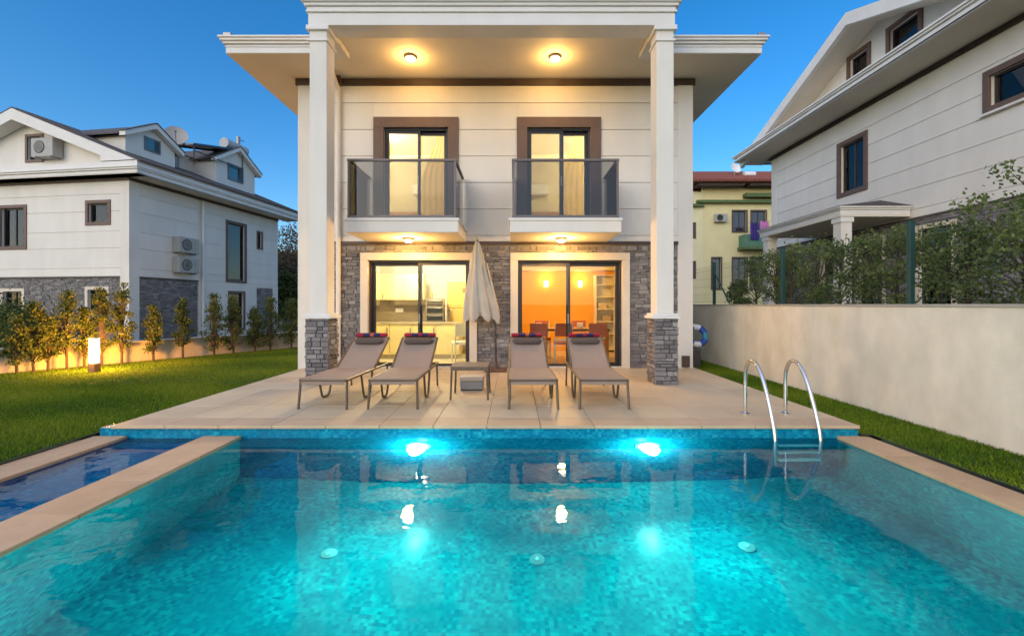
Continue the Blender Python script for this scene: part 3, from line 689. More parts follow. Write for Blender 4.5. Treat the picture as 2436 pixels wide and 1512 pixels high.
# ------------------------------------------------------------------ sun loungers
RAIL = mat('lounger_frame', (.12, .085, .055), (.14, .10, .065), .45, 10, metal=.2)
MESH = mat('lounger_mesh', (.335, .25, .195), (.29, .215, .165), .75, 40, .35, 300)
PIL = mat('headrest_fabric', (.095, .068, .055), (.08, .058, .048), .85, 30, .2, 200)
def lounger():
    t = empty('sun_lounger')
    w = .305; sz = .37; hinge = (0, 1.05, sz); ang = R(29.5); L = .82
    top = (0, hinge[1] + L * math.cos(ang), sz + L * math.sin(ang))
    fr = MB()
    for s in (-1, 1): fr.tube([(s * w, 0, sz), (s * w, 1.72, sz)], .019, 8)
    fr.tube([(-w, 0, sz), (w, 0, sz)], .019, 8); fr.tube([(-w, 1.70, sz), (w, 1.70, sz)], .016, 8)
    fr.build('seat_frame', RAIL, t, smooth='auto')
    bf = MB()
    for s in (-1, 1): bf.tube([(s * (w - .012), hinge[1], sz + .012), (s * (w - .012), top[1], top[2] + .012)], .017, 8)
    bf.tube([(-w + .012, top[1], top[2] + .012), (w - .012, top[1], top[2] + .012)], .017, 8); bf.build('back_frame', RAIL, t, smooth='auto')
    MB().tube([(-w + .05, 1.25, sz + .12), (-w + .05, 1.55, sz - .005), (w - .05, 1.55, sz - .005), (w - .05, 1.25, sz + .12)], .009, 6).build('prop_bar', RAIL, t)
    se = MB(); n = 10                                    # sagging mesh seat, a thin solid cloth
    def cloth(p0, p1, name):
        p0 = Vector(p0); p1 = Vector(p1); d = (p1 - p0); nrm = Vector((0, -d.z, d.y)).normalized(); mb = MB(); vs = []
        for side in (0.0, -.006):
            for i in range(n + 1):
                for j in range(n + 1):
                    u = j / n * 2 - 1; v = i / n; sag = -.022 * (1 - u * u) * (math.sin(math.pi * v) ** .5)
                    p = p0 + d * v + nrm * (sag + side + .018) + Vector((u * (w - .008), 0, 0)); vs.append(p)
        N = (n + 1) ** 2; fs = []
        for k in (0, N):
            fs += [(k + i * (n + 1) + j, k + i * (n + 1) + j + 1, k + (i + 1) * (n + 1) + j + 1, k + (i + 1) * (n + 1) + j) for i in range(n) for j in range(n)]
        for i in range(n):
            for a, b in (((i, 0), (i + 1, 0)), ((i, n), (i + 1, n)), ((0, i), (0, i + 1)), ((n, i), (n, i + 1))):
                q, r_ = a[0] * (n + 1) + a[1], b[0] * (n + 1) + b[1]; fs.append((q, r_, r_ + N, q + N))
        mb.add(vs, fs); return mb.build(name, MESH, t, smooth='auto')
    cloth((0, .02, sz), (0, hinge[1], sz), 'seat'); cloth((0, hinge[1] + .01, sz), (0, top[1], top[2]), 'backrest')
    fl = MB()                                            # front valance of the mesh folded over the end tube
    fl.box((-w + .02, -.012, sz - .055), (w - .02, -.004, sz + .02)); fl.build('front_hem', MESH, t)
    for s in (-1, 1):
        MB().tube([(s * w, .02, sz - .005), (s * (w + .012), -.02, 0)], .017, 8).build('leg', RAIL, t, smooth='auto')
        U = smooth_path([(s * w, .50, sz), (s * w, .56, .16), (s * w, .62, .035), (s * w, .72, .018), (s * w, .82, .035), (s * w, .88, .16), (s * w, .94, sz)], 5)
        MB().tube(U, .016, 8).build('looped_leg', RAIL, t, smooth='auto')
        MB().tube([(s * w, 1.62, sz - .005), (s * (w + .006), 1.66, 0)], .015, 8).build('leg', RAIL, t, smooth='auto')
    c = Vector((0, top[1] - .13 * math.cos(ang), top[2] - .13 * math.sin(ang)))
    pl = MB(); vs = []; n1, n2 = 10, 12
    dv = Vector((0, math.cos(ang), math.sin(ang))); nv = Vector((0, -math.sin(ang), math.cos(ang)))
    for i in range(n1 + 1):
        u = (i / n1 * 2 - 1); k = (1 - abs(u) ** 16) ** .5 * .999 + .001
        for j in range(n2):
            a = 2 * math.pi * j / n2; vs.append(c + Vector((u * .25, 0, 0)) + dv * (math.cos(a) * .075 * k) + nv * (.045 + math.sin(a) * .032 * k))
    fs = [(i * n2 + j, i * n2 + (j + 1) % n2, (i + 1) * n2 + (j + 1) % n2, (i + 1) * n2 + j) for i in range(n1) for j in range(n2)]
    pl.add(vs, fs); hp = pl.build('headrest', PIL, t, smooth=True)
    st = MB(); st.cyl(c + Vector((-.12, 0, .0)) + dv * .05 + nv * .03, c + Vector((-.12, 0, 0)) + dv * .16 + nv * .0, .006); st.cyl(c + Vector((.12, 0, 0)) + dv * .05 + nv * .03, c + Vector((.12, 0, 0)) + dv * .16, .006)
    st.build('strap', PIL, hp)
    return t, top
lg, LTOP = lounger()
spots = [(-2.465, 5.71, 'taupe mesh sun lounger leftmost of the four, nearest the left porch column'), (-1.56, 5.71, 'taupe mesh sun lounger second from left, beside the small side table'),
         (.255, 5.71, 'taupe mesh sun lounger third from left, right of the side table'), (1.17, 5.71, 'taupe mesh sun lounger rightmost of the four')]
REDT = mat('red_towel', (.36, .012, .03), (.26, .012, .035), .9, 12, .5, 160); NAVY = mat('navy_towel', (.02, .018, .075), (.035, .02, .10), .9, 12, .5, 160)
ORGT = mat('orange_towel', (.55, .12, .03), (.5, .1, .03), .9, 12, .5, 160)
def towel(loc, label, seed):
    """towel rolled lengthways over the top of the backrest, banded red and navy"""
    r = random.Random(seed); t = tag(empty('rolled_towel', loc), label, 'towel', 'rolled towels on the loungers')
    bands = [(-.26, -.13, REDT), (-.13, -.02, NAVY), (-.02, .04, ORGT if seed % 2 else REDT), (.04, .15, NAVY), (.15, .26, REDT)]
    n = 14
    for a, b, m_ in bands:
        mb = MB(); vs = []; k = 5
        for i in range(k):
            x = a + (b - a) * i / (k - 1)
            for j in range(n):
                an = 2 * math.pi * j / n; rr = .036 + .004 * math.sin(3 * an + seed) + r.uniform(-.003, .003)
                if abs(x) > .255: rr *= .8
                vs.append((x, math.cos(an) * rr * 1.15, 0.034 + math.sin(an) * rr * .92))
        mb.add(vs, [(i * n + j, i * n + (j + 1) % n, (i + 1) * n + (j + 1) % n, (i + 1) * n + j) for i in range(k - 1) for j in range(n)] + [tuple(range(n)), tuple(range((k - 1) * n, k * n))])
        mb.build('band', m_, t, smooth='auto')
    return t
for i, (x, y, lab) in enumerate(spots):
    o = lg if i == 0 else copy_tree(lg)
    o.location = (x, y, 0); o.rotation_euler = (0, 0, R((-2.2, 0.8, 1.2, -.6)[i])); tag(o, lab, 'sun lounger', 'sun loungers on the patio')
    towel((x + LTOP[1] * math.sin(R((2.2, -.8, -1.2, .6)[i])), y + LTOP[1] - .01, LTOP[2] + .026), 'rolled red and navy towel on top of ' + ('leftmost lounger', 'second lounger from left', 'third lounger from left', 'rightmost lounger')[i], i + 3)

# ------------------------------------------------------------------ side table, crate, parasol
TT = mat('table_slat', (.20, .14, .10), (.17, .12, .085), .6, 9)
st = tag(empty('side_table', (-.63, 6.5, 0)), 'small brown side table between the two pairs of loungers', 'side table')
for k in range(6): B('slat', (-.27, -.25 + k * .085, .455), (.27, -.175 + k * .085, .475), TT, st, bevel=.004)
ap = MB(); ap.box((-.265, -.25, .415), (.265, -.225, .4545)); ap.box((-.265, .225, .415), (.265, .25, .4545)); ap.box((-.265, -.224, .415), (-.24, .224, .4545)); ap.box((.24, -.224, .415), (.265, .224, .4545)); ap.build('apron', RAIL, st)
for x in (-.25, .25):
    for y in (-.235, .235): MB().tube([(x, y, .414), (x * 1.06, y * 1.06, 0)], .015, 8).build('leg', RAIL, st)
cr = tag(empty('storage_crate', (-.66, 7.05, 0)), 'low grey crate with pale lid under the side table', 'crate')
B('body', (-.18, -.14, .02), (.18, .14, .15), mat('grey_plastic', (.24, .24, .26), None, .5), cr, bevel=.012); B('lid', (-.19, -.15, .151), (.19, .15, .215), mat('crate_lid', (.46, .42, .36), None, .6), cr, bevel=.014); B('foot_rim', (-.17, -.13, 0), (.17, .13, .02), mat('black_plastic', (.03, .03, .03), None, .5), cr)
um = tag(empty('parasol', (-.36, 8.97, 0)), 'closed beige parasol leaning between the two sliding doors', 'parasol')
BASEM = mat('parasol_base', (.14, .075, .04), (.11, .06, .035), .6, 8)
B('base', (-.22, -.2, 0), (.22, .2, .055), BASEM, um, bevel=.012); MB().lathe([(.045, .055), (.04, .10), (.03, .22), (.0, .22)], n=16).build('sleeve', BASEM, um, smooth='auto')
MB().tube([(0, 0, .05), (-.01, 0, .9), (-.05, 0, 1.12), (-.38, 0, 2.66)], .021, 10).build('pole', mat('dark_pole', (.04, .03, .025), None, .5), um, smooth='auto')
CAN = mat('parasol_canvas', (.46, .415, .34), (.40, .36, .295), .85, 5, .3, 60)
mb = MB(); prof = [(2.66, .02, -.385), (2.55, .07, -.38), (2.35, .125, -.37), (2.21, .15, -.365), (1.9, .215, -.355), (1.6, .29, -.335), (1.3, .36, -.315), (1.12, .395, -.30), (1.05, .385, -.30)]
n = 96; vs = []
for z, r_, cx in prof:
    for i in range(n):
        a = 2 * math.pi * i / n; fold = 1 - .26 * (0.5 + .5 * math.cos(8 * a)) * min(1, r_ / .16) - .05 * math.sin(19 * a + 4 * z) * min(1, r_ / .2)
        zz = z + (.06 * math.cos(8 * a) + .03 * math.sin(3 * a) if z < 1.1 else 0)
        rr = r_ * fold; vs.append((cx + rr * math.cos(a), rr * math.sin(a) * .62, zz))
mb.add(vs, [(r_ * n + i, r_ * n + (i + 1) % n, (r_ + 1) * n + (i + 1) % n, (r_ + 1) * n + i) for r_ in range(len(prof) - 1) for i in range(n)])
mb.add([(-.385 + .025 * math.cos(k), .025 * math.sin(k), 2.655) for k in np.linspace(0, 6.28, 9)[:-1]], [tuple(range(8))])
mb.build('canopy', CAN, um, smooth=True)
MB().lathe([(.02, 2.66), (.028, 2.69), (.022, 2.72), (.0, 2.74)], c=(-.385, 0, 0), n=12).build('finial', CAN, um, smooth=True)
fl = MB(); vs = []
for i in range(13):
    z = 2.18 - 1.0 * i / 12; xr = -.20 + .20 * i / 12
    for k in range(7): vs.append((xr + .035 * k / 6 * (1 + i / 9), -.03 - .05 * math.sin(k / 6 * 3.1) - .01 * i / 12, z))
fl.add(vs, [(i * 7 + k, i * 7 + k + 1, (i + 1) * 7 + k + 1, (i + 1) * 7 + k) for i in range(12) for k in range(6)]); fl.build('canopy_flap', CAN, um, smooth=True, recalc=False)

# ------------------------------------------------------------------ pool ladder
ld = tag(empty('pool_ladder', (3.13, 5.49, 0)), 'curved stainless steel pool ladder at right end of the patio edge', 'ladder')
path = [(0, 0, 0), (0, 0, .25), (0, 0, .43), (0, -.025, .56), (0, -.085, .645), (0, -.17, .67), (0, -.26, .635), (0, -.36, .53), (0, -.46, .35), (0, -.57, .08), (0, -.62, -.10), (0, -.632, -.3), (0, -.635, -.98)]
for s in (-1, 1):
    rl = MB().tube([p + Vector((s * .25, 0, 0)) for p in smooth_path(path, 6)], .0215, 14).build('rail', STEEL, ld, smooth='auto')
    MB().lathe([(.055, .0), (.055, .006), (.03, .02), (.0, .02)], c=(s * .25, 0, 0), n=20).build('floor_flange', STEEL, rl, smooth='auto')
for z in (-.32, -.57, -.82): B('tread', (-.225, -.675, z - .012), (.225, -.595, z + .012), PLW, ld, bevel=.006)

# ------------------------------------------------------------------ bollard lamp on the lawn
bo = tag(empty('bollard_lamp', (-8.95, 9.42, -.10)), 'lit white bollard lamp on dark base in the lawn before the hedge', 'garden lamp')
B('base', (-.075, -.075, 0), (.075, .075, .20), BROWN, bo, bevel=.01)
B('diffuser', (-.062, -.062, .201), (.062, .062, .72), emit('bollard_diffuser', (1.0, .80, .52), 4.0), bo, bevel=.008)
B('lid', (-.075, -.075, .721), (.075, .075, .745), mat('lamp_lid', (.55, .45, .38), None, .5), bo, bevel=.006)
cb = MB()
for x in (-.070, .058):
    for y in (-.070, .058): cb.box((x, y, .2005), (x + .012, y + .012, .7205))
cb.build('corner_bar', BROWN, bo)
lamp('lamp_light', bo, (.02, .16, .42), 'POINT', 190, (1.0, .42, .06), .12)
lamp('lamp_light', bo, (.02, -.16, .42), 'POINT', 60, (1.0, .42, .05), .12)

# ------------------------------------------------------------------ left neighbour house (local frame at its near corner)
lh = tag(empty('neighbour_house', (-14.2, 16.3, -.1), R(-8.2)), 'white gabled neighbour house with dormers behind the lawn hedge, on the left', 'house')
FA = FRONT((0, 0, 0)); FB = Face((0, 0, 0), (0, 1, 0), (1, 0, 0))
opA = [(-5.70, -4.62, 3.68, 5.16), (-1.74, -.88, 4.52, 5.22), (-5.6, -4.72, .9, 1.95), (-1.75, -.95, 1.25, 2.0), (-4.48, -3.86, 6.98, 7.86)]
opB = [(4.62, 5.70, 2.62, 5.33), (6.60, 6.90, 4.36, 5.2), (4.72, 5.62, .3, 2.0)]
wall(FA, lh, -9, 0, 0, 6.25, opA, .25); wall(FB, lh, .25, 8.14, 0, 6.25, opB, .25)
bk = MB(); bk.box((-9, .25, 0), (-8.75, 8.14, 6.25)); bk.box((-8.75, 7.9, 0), (-.25, 8.14, 6.25)); bk.build('outer_wall', WALL, lh)
def su_(o, s): return (o[0] - s, o[1] + s, o[2] - s, o[3] + s)
JA = [2.50, 2.80, 3.55, 4.17, 4.92, 5.55, 6.12]
siding(FA, lh, -9, -.36, JA, [su_(o, .12) for o in opA]); siding(FB, lh, .36, 3.0, JA, [su_(o, .12) for o in opB]); siding(FB, lh, 3.3, 8.14, JA, [su_(o, .12) for o in opB])
cpil = MB(); cpil.box((-.36, -.03, 0), (.03, -.001, 6.12)); cpil.box((.001, -.001, 0), (.03, .36, 6.12)); cpil.build('corner_pilaster', WALL, lh, bevel=.004)
cladding(FA, lh, -9, -.36, 0, 2.44, [su_(o, .12) for o in opA], 21); cladding(FB, lh, .36, 2.95, 0, 2.44, [], 22); cladding(FB, lh, 6.55, 7.7, 0, 2.3, [], 23)
wall(FB, lh, 3.0, 8.14, 0, 2.46, opB + [(6.5, 7.75, -1, 2.35)], -.03, WALL, 'plaster_band')
for a, b in ((FA, (-9, -.36)), (FB, (.36, 2.95))): a.B('wall_cap_trim', b[0], b[1], 2.44, 2.495, .001, .07, STONEBACK, lh)
FA.B('brown_frieze', -9, .07, 6.02, 6.13, .03, .07, BROWN, lh); FB.B('brown_frieze', -.029, 8.14, 6.02, 6.13, .031, .07, BROWN, lh)
window(FA, lh, *opA[0], .12, curtain=[(.35, .62), (.8, 1.0)]); window(FA, lh, *opA[1], .12, mullions=0); window(FA, lh, *opA[2], .12, CREAM, curtain=[(.3, .55)]); window(FA, lh, *opA[3], .12, CREAM, mullions=0)
window(FA, lh, *opA[4], .10, mullions=0, proud=.04, room=True)
window(FB, lh, *opB[0], .12, mullions=0, pane=DARKPANE, curtain=[(.1, .9)]); window(FB, lh, *opB[1], .05, mullions=0, pane=DARKPANE); window(FB, lh, *opB[2], .1, mullions=0, pane=DARKPANE)
# gable wall, soffits, rakes, roof.  ridge along local y at x = -4.5
SL = .405; EX = .85; EZ = 6.62
rz_ = lambda x: EZ + (EX - x) * SL if x > -4.5 else EZ + (EX + 9 + x) * SL
gw = MB(); o4 = opA[4]
for poly in ([(-8.6, 6.25), (o4[0], 6.25), (o4[0], rz_(o4[0]) - .1), (-8.6, rz_(-8.6) - .1)], [(o4[1], 6.25), (-.4, 6.25), (-.4, rz_(-.4) - .1), (o4[1], rz_(o4[1]) - .1)],
             [(o4[0], 6.25), (o4[1], 6.25), (o4[1], o4[2]), (o4[0], o4[2])], [(o4[0], o4[3]), (o4[1], o4[3]), (o4[1], rz_(o4[1]) - .1), (-4.5 + .02, rz_(-4.5) - .1), (o4[0], rz_(o4[0]) - .1)][:5]):
    gw.prism(poly, 'y', 0.0, .25)
gw.build('gable_wall', WALL, lh)
FA.B('gable_base_trim', -8.0, -.7, 6.50, 6.58, .001, .04, STONEBACK, lh)
so = MB(); so.box((-9.85, -.45, 6.14), (.85, 0, 6.18)); so.box((.001, 0, 6.14), (.85, 8.9, 6.18)); so.build('eave_soffit', SOFFIT, lh)
ev = MB()
for h, o, z in ((.11, 0, 6.14), (.05, -.02, 6.25), (.06, .04, 6.30), (.05, .08, 6.36), (.18, .03, 6.41)):
    ev.box((.78, -.45 - o, z), (.85 + o, 8.9, z + h)); ev.box((-9.85, -.45 - o, z), (.78, -.02, z + h * .98))
ev.build('eave_cornice', TRIM, lh, bevel=.006)
rk = MB()
for s in (1, -1):
    X = lambda x: x if s == 1 else -9 - x
    a, bq = .85, -4.5
    # broad barge board following the slope
    pts = [(X(a), rz_(a) - .02), (X(bq), rz_(bq) - .02), (X(bq), rz_(bq) - .44), (X(-.62), rz_(-.62) - .40), (X(-.62), EZ - .01), (X(a), EZ - .01)]
    rk.prism(pts, 'y', -.50 - .002 * s, -.02)
rk.build('barge_board', TRIM, lh)
ro = MB()
for s in (1, -1):
    X = lambda x: x if s == 1 else -9 - x
    ro.prism([(X(.98), rz_(.98) - .02), (X(-4.5), rz_(-4.5)), (X(-4.5), rz_(-4.5) + .04), (X(.98), rz_(.98) + .03)], 'y', -.49, 8.95)
ro.build('roof', ROOF, lh)
tl = MB()                                                # roof-tile courses on the visible slope edge
for k in range(60):
    y0 = -.49 + k * .157; tl.tube([(.99, y0 + .08, rz_(.99) + .03), (-4.4, y0 + .08, rz_(-4.4) + .045)], .022, 5)
tt_ = tl.build('roof_tile', ROOF, lh); tt_['kind'] = 'stuff'
def dormer(yc, hw, zb, ze, za, x0, win, parent):
    mb = MB(); mb.prism([(yc - hw, zb), (yc + hw, zb), (yc + hw, ze), (yc, za), (yc - hw, ze)], 'x', x0 - .25, x0); d = mb.build('dormer', WALL, parent)
    xb = -4.4
    for s in (-1, 1): B('dormer_cheek', (xb, yc + s * hw - (.1 if s > 0 else 0), zb), (x0 - .25, yc + s * hw + (0 if s > 0 else .1), ze), WALL, d)
    fx = Face((x0, 0, 0), (0, 1, 0), (1, 0, 0))
    w = MB(); y0, y1, z0, z1 = win; fx.box(w, y0 - .07, y1 + .07, z0 - .07, z1 + .07, .001, .03); w.build('window_surround', mat('grey_surround', (.16, .17, .18), None, .6), d)
    fx.B('pane', y0, y1, z0, z1, .031, .038, mat('teal_window', (.035, .10, .12), None, .08, spec=.9), d); fx.B('window_bar', y0 + (y1 - y0) * .62, y1, z0, z1, .039, .045, FRAME, d)
    r_ = MB(); sl = (za - ze) / hw; o = .22
    for s in (-1, 1):
        r_.prism([(yc, za + .02), (yc + s * (hw + o), ze - o * sl + .02), (yc + s * (hw + o), ze - o * sl + .20), (yc, za + .22)], 'x', x0 + .25, x0 - .02)
    r_.build('dormer_cornice', TRIM, d)
    r2 = MB()
    for s in (-1, 1):
        r2.prism([(yc, za + .10), (yc + s * (hw + o + .04), ze - (o + .04) * sl + .10), (yc + s * (hw + o + .04), ze - (o + .04) * sl + .16), (yc, za + .16)], 'x', x0 - .021, xb)
        r2.prism([(yc, za + .221), (yc + s * (hw + o + .03), ze - (o + .03) * sl + .201), (yc + s * (hw + o + .03), ze - (o + .03) * sl + .235), (yc, za + .26)], 'x', x0 + .28, x0 - .02)
    r2.build('dormer_roof', ROOF, d)
dormer(1.55, 1.05, 6.9, 7.95, 8.55, -.75, (1.30, 1.86, 7.70, 8.12), lh)
dormer(6.05, 1.30, 6.9, 8.40, 9.20, -.75, (5.55, 6.45, 7.72, 8.42), lh)
B('link_wall', (-2.2, 2.5, 6.9), (-1.9, 4.85, 8.45), WALL, lh); B('rain_pipe', (-1.88, 3.75, 6.9), (-1.80, 3.85, 8.4), GREYMETAL, lh)
MB().tube([(.10, 3.15, 6.0), (.10, 3.15, .0)], .055, 10).build('rain_pipe', TRIM, lh, smooth='auto')
# air conditioners, dish, solar heater
ACM = mat('ac_casing', (.40, .39, .35), (.34, .33, .3), .5, 5)
def ac_unit(loc, rz, label, group='outdoor air conditioners', w=.85, h=.60):
    t = tag(empty('air_conditioner', loc, rz), label, 'air conditioner', group)
    B('casing', (-w / 2, -.32, .04), (w / 2, 0, h), ACM, t, bevel=.015)
    MB().lathe([(.235, 0), (.235, .012), (.20, .014), (.20, .002), (.0, .002)], c=(-w * .12, -.321, h * .54), axis=(0, -1, 0), n=24).build('fan_ring', mat('fan_dark', (.05, .05, .05), None, .6), t, smooth='auto')
    g = MB()
    for k in range(4):
        g.lathe([(.04 + .05 * k, .013), (.04 + .05 * k, .018), (.047 + .05 * k, .018), (.047 + .05 * k, .013)], c=(-w * .12, -.321, h * .54), axis=(0, -1, 0), n=20)
    g.build('grille', ACM, t)
    B('side_cover', (w * .30, -.335, .06), (w * .49, -.3205, h - .02), ACM, t)
    for x in (-w * .35, w * .35): B('bracket', (x - .02, -.33, 0), (x + .02, .0, .039), GREYMETAL, t)
    return t
M = lh.matrix_basis
LHM = Matrix.Translation((-14.2, 16.3, -.1)) @ Matrix.Rotation(R(-8.2), 4, 'Z')
L2W = lambda p: LHM @ Vector(p)
ac_unit(L2W((.04, 2.20, 3.55)), R(90 - 8.2), 'upper of two air conditioners stacked on left house side wall', w=.95, h=.68)
ac_unit(L2W((.04, 2.20, 2.72)), R(90 - 8.2), 'lower of two air conditioners stacked on left house side wall', w=.95, h=.68)
ac_unit(L2W((-3.35, -.03, 6.92)), R(-8.2), 'air conditioner beside the gable window of the left house', w=1.0, h=.74)
di = tag(empty('satellite_dish', L2W((-1.35, 3.25, 7.4))), 'round grey satellite dish on left house roof between the dormers', 'satellite dish')
MB().tube([(0, 0, -.4), (0, 0, 1.35)], .03, 8).build('mast', GREYMETAL, di)
ax = Vector((.55, -.80, .25)).normalized()
MB().lathe([(.0, -.01), (.18, .012), (.33, .05), (.44, .10), (.44, .115), (.32, .065), (.17, .027), (.0, .004)], c=Vector((0, 0, 1.55)) - ax * .02, axis=ax, n=28).build('dish', mat('dish_grey', (.42, .38, .35), None, .5), di, smooth='auto')
MB().tube([Vector((0, 0, 1.15)), Vector((0, 0, 1.35)) + ax * .25, Vector((0, 0, 1.5)) + ax * .5], .014, 6).build('arm', GREYMETAL, di); MB().cyl(Vector((0, 0, 1.5)) + ax * .46, Vector((0, 0, 1.5)) + ax * .56, .04).build('receiver', GREYMETAL, di)
MB().tube([(0, 0, 1.3), Vector((0, 0, 1.53)) - ax * .03], .025, 6).build('bracket', GREYMETAL, di)
so_ = tag(empty('solar_heater', L2W((-1.1, 5.0, 8.55)), R(-8.2)), 'rooftop solar water heater with dark tilted panels and pale tank', 'solar heater')
fr_ = MB()
for x in (-.5, .5):
    fr_.tube([(x, -1.7, .0), (x, 1.35, .75)], .03, 6); fr_.tube([(x, 1.3, -.6), (x, 1.3, .8)], .03, 6); fr_.tube([(x, -1.6, -.5), (x, -1.6, .0)], .03, 6); fr_.tube([(x, -1.6, -.2), (x, 1.3, -.2)], .025, 6)
fr_.build('stand', mat('dark_stand', (.07, .05, .05), None, .5), so_)
for x in (-.52, .03):
    MB().prism([(-1.65, .04), (.75, .63), (.75, .70), (-1.65, .11)], 'x', x, x + .5).build('solar_panel', mat('solar_panel', (.02, .03, .045), None, .12, spec=.8), so_)
MB().cyl((-.0, .65, .98), (-.0, 2.05, .98), .26, n=20).build('tank', mat('tank_paint', (.40, .42, .43), None, .6), so_, smooth='auto')
MB().cyl((0, 1.6, 1.2), (0, 1.6, 1.62), .10, n=12).build('expansion_vessel', GREYMETAL, so_); MB().tube([(0, 1.6, 1.5), (0, 2.0, 1.52)], .02, 6).build('pipe', GREYMETAL, so_)

# ------------------------------------------------------------------ right neighbour house on the raised terrace
sheet('terrace', [(5.12, 60, -5, 60)], 1.18, EARTH)
rh = tag(empty('neighbour_house', (10.8, 13.1, 1.18)), 'tall white neighbour house with wide eaves on the terrace to the right', 'house')
FR = Face((0, 0, 0), (0, 1, 0), (-1, 0, 0))            # u = world y - 13.1 ; z above terrace
opR = [(13.57 - 13.1, 14.55 - 13.1, 3.82, 5.35), (8.6 - 13.1, 9.98 - 13.1, 4.64, 5.33), (10.85 - 13.1, 11.75 - 13.1, .0, 2.15), (12.9 - 13.1, 13.8 - 13.1, 0, 2.1), (14.5 - 13.1, 15.4 - 13.1, .9, 2.1)]
H2 = 6.30
wall(FR, rh, -5.6, 5.3, 0, H2, opR, .25)
bk = MB(); bk.box((.25, -5.6, 0), (9, -5.35, H2)); bk.box((.25, 5.05, 0), (9, 5.3, H2)); bk.box((8.75, -5.35, 0), (9, 5.05, H2)); bk.build('outer_wall', WALL, rh)
siding(FR, rh, -5.6, 5.0, [2.5, 2.72, 3.29, 3.86, 4.43, 5.0, 5.57, 6.16], [su_(o, .14) for o in opR])
FR.B('corner_pilaster', 5.0, 5.33, 0, 6.16, .001, .035, WALL, rh)
cladding(FR, rh, -5.6, 5.0, 0, 2.45, [su_(o, .12) for o in opR], 31); FR.B('wall_cap_trim', -5.6, 5.0, 2.45, 2.495, .001, .06, STONEBACK, rh)
FR.B('brown_frieze', -5.6, 5.35, 6.18, 6.33, .001, .06, BROWN, rh)
window(FR, rh, *opR[0], .14, mullions=1, proud=.06, curtain=[(0.0, .42)]); window(FR, rh, *opR[1], .14, mullions=1, proud=.06, sill=True, curtain=[(.0, .35)])
for o in opR[2:]: window(FR, rh, *o, .11, CREAM, mullions=0, pane=DARKPANE)
B('eave_soffit', (-1.2, -6.6, 6.31), (-.001, 6.1, 6.35), SOFFIT, rh)
ev = MB()
for h, o, z in ((.12, 0, 6.30), (.05, -.02, 6.42), (.05, .04, 6.47), (.05, .08, 6.52)): ev.box((-1.2 - o, -6.6, z), (-1.1, 6.1 + o, z + h)); ev.box((-1.1, 6.0, z), (9, 6.1 + o, z + h))
ev.build('eave_cornice', TRIM, rh, bevel=.006)
RS = .39; APX = 8.72; rr_ = lambda u: APX - abs(u) * RS
opG = [(.35, 1.05, 7.2, 8.0), (-1.35, -.45, 7.2, 8.0)]
gw = MB()
def gpoly(a, b, zlo): 
    p = [(a, zlo), (b, zlo), (b, rr_(b) - .1)]
    if a < 0 < b: p.append((0, rr_(0) - .1))
    return p + [(a, rr_(a) - .1)]
edges = [-5.6, -1.35, -.45, .35, 1.05, 5.3]
for a, b in zip(edges[:-1], edges[1:]):
    op = [o for o in opG if abs(o[0] - a) < 1e-3]
    if op: gw.prism([(a, 6.35), (b, 6.35), (b, op[0][2]), (a, op[0][2])], 'x', 0, .25); gw.prism(gpoly(a, b, op[0][3]), 'x', 0, .25)
    else: gw.prism(gpoly(a, b, 6.35), 'x', 0, .25)
gw.build('gable_wall', PANEL, rh)
for o in opG: window(FR, rh, *o, .12, mullions=0, proud=.05, pane=DARKPANE, curtain=[(.0, .45)])
B('pent_roof', (-1.05, -6.5, 6.46), (-.001, 6.0, 6.53), TRIM, rh)
rk = MB()
for s in (1, -1):
    P = [(0, rr_(0) + .10), (s * 6.1, rr_(6.1) + .10), (s * 6.1, rr_(6.1) - .25), (0, rr_(0) - .27)]
    rk.prism(P, 'x', -.95, -.80); 
rk.build('barge_board', TRIM, rh)
rs_ = MB()
for s in (1, -1): rs_.prism([(0, rr_(0) - .10), (s * 6.05, rr_(6.05) - .10), (s * 6.05, rr_(6.05) - .16), (0, rr_(0) - .16)], 'x', -.80, 0)
rs_.build('rake_soffit', SOFFIT, rh)
ro = MB()
for s in (1, -1): ro.prism([(0, rr_(0) + .001), (s * 6.25, rr_(6.25) + .001), (s * 6.25, rr_(6.25) + .09), (0, rr_(0) + .09)], 'x', -.79, 9.6)
ro.build('roof', ROOF, rh)
# side porch of the right house
pz = 2.55; po = MB()
po.box((-1.95, -1.15, pz), (-.06, 2.75, pz + .05)); po.build('porch_soffit', SOFFIT, rh)
pc = MB()
for h, o, z in ((.13, 0, pz + .05), (.05, .03, pz + .18), (.05, .07, pz + .23)): pc.box((-1.95 - o, -1.15 - o, z), (-.062, 2.75 + o, z + h))
pc.build('porch_cornice', TRIM, rh, bevel=.006)
pr = MB(); a = (-2.04, -1.24, pz + .282); b_ = (-.065, -1.24, pz + .282); c_ = (-.065, 2.84, pz + .282); d_ = (-2.04, 2.84, pz + .282); e_ = (-.065, -.2, pz + .66); f_ = (-.065, 1.8, pz + .66)
pr.add([a, b_, c_, d_, e_, f_], [(0, 1, 4), (0, 4, 5, 3), (3, 5, 2), (0, 3, 2, 1), (1, 2, 5, 4)]); pr.build('porch_roof', ROOF, rh)
for y in (-.95, 2.5):
    c = MB().box((-1.90, y - .15, 0), (-1.60, y + .15, pz)).build('porch_column', WALL, rh, bevel=.006); B('capital', (-1.93, y - .18, pz - .14), (-1.57, y + .18, pz - .001), TRIM, c)

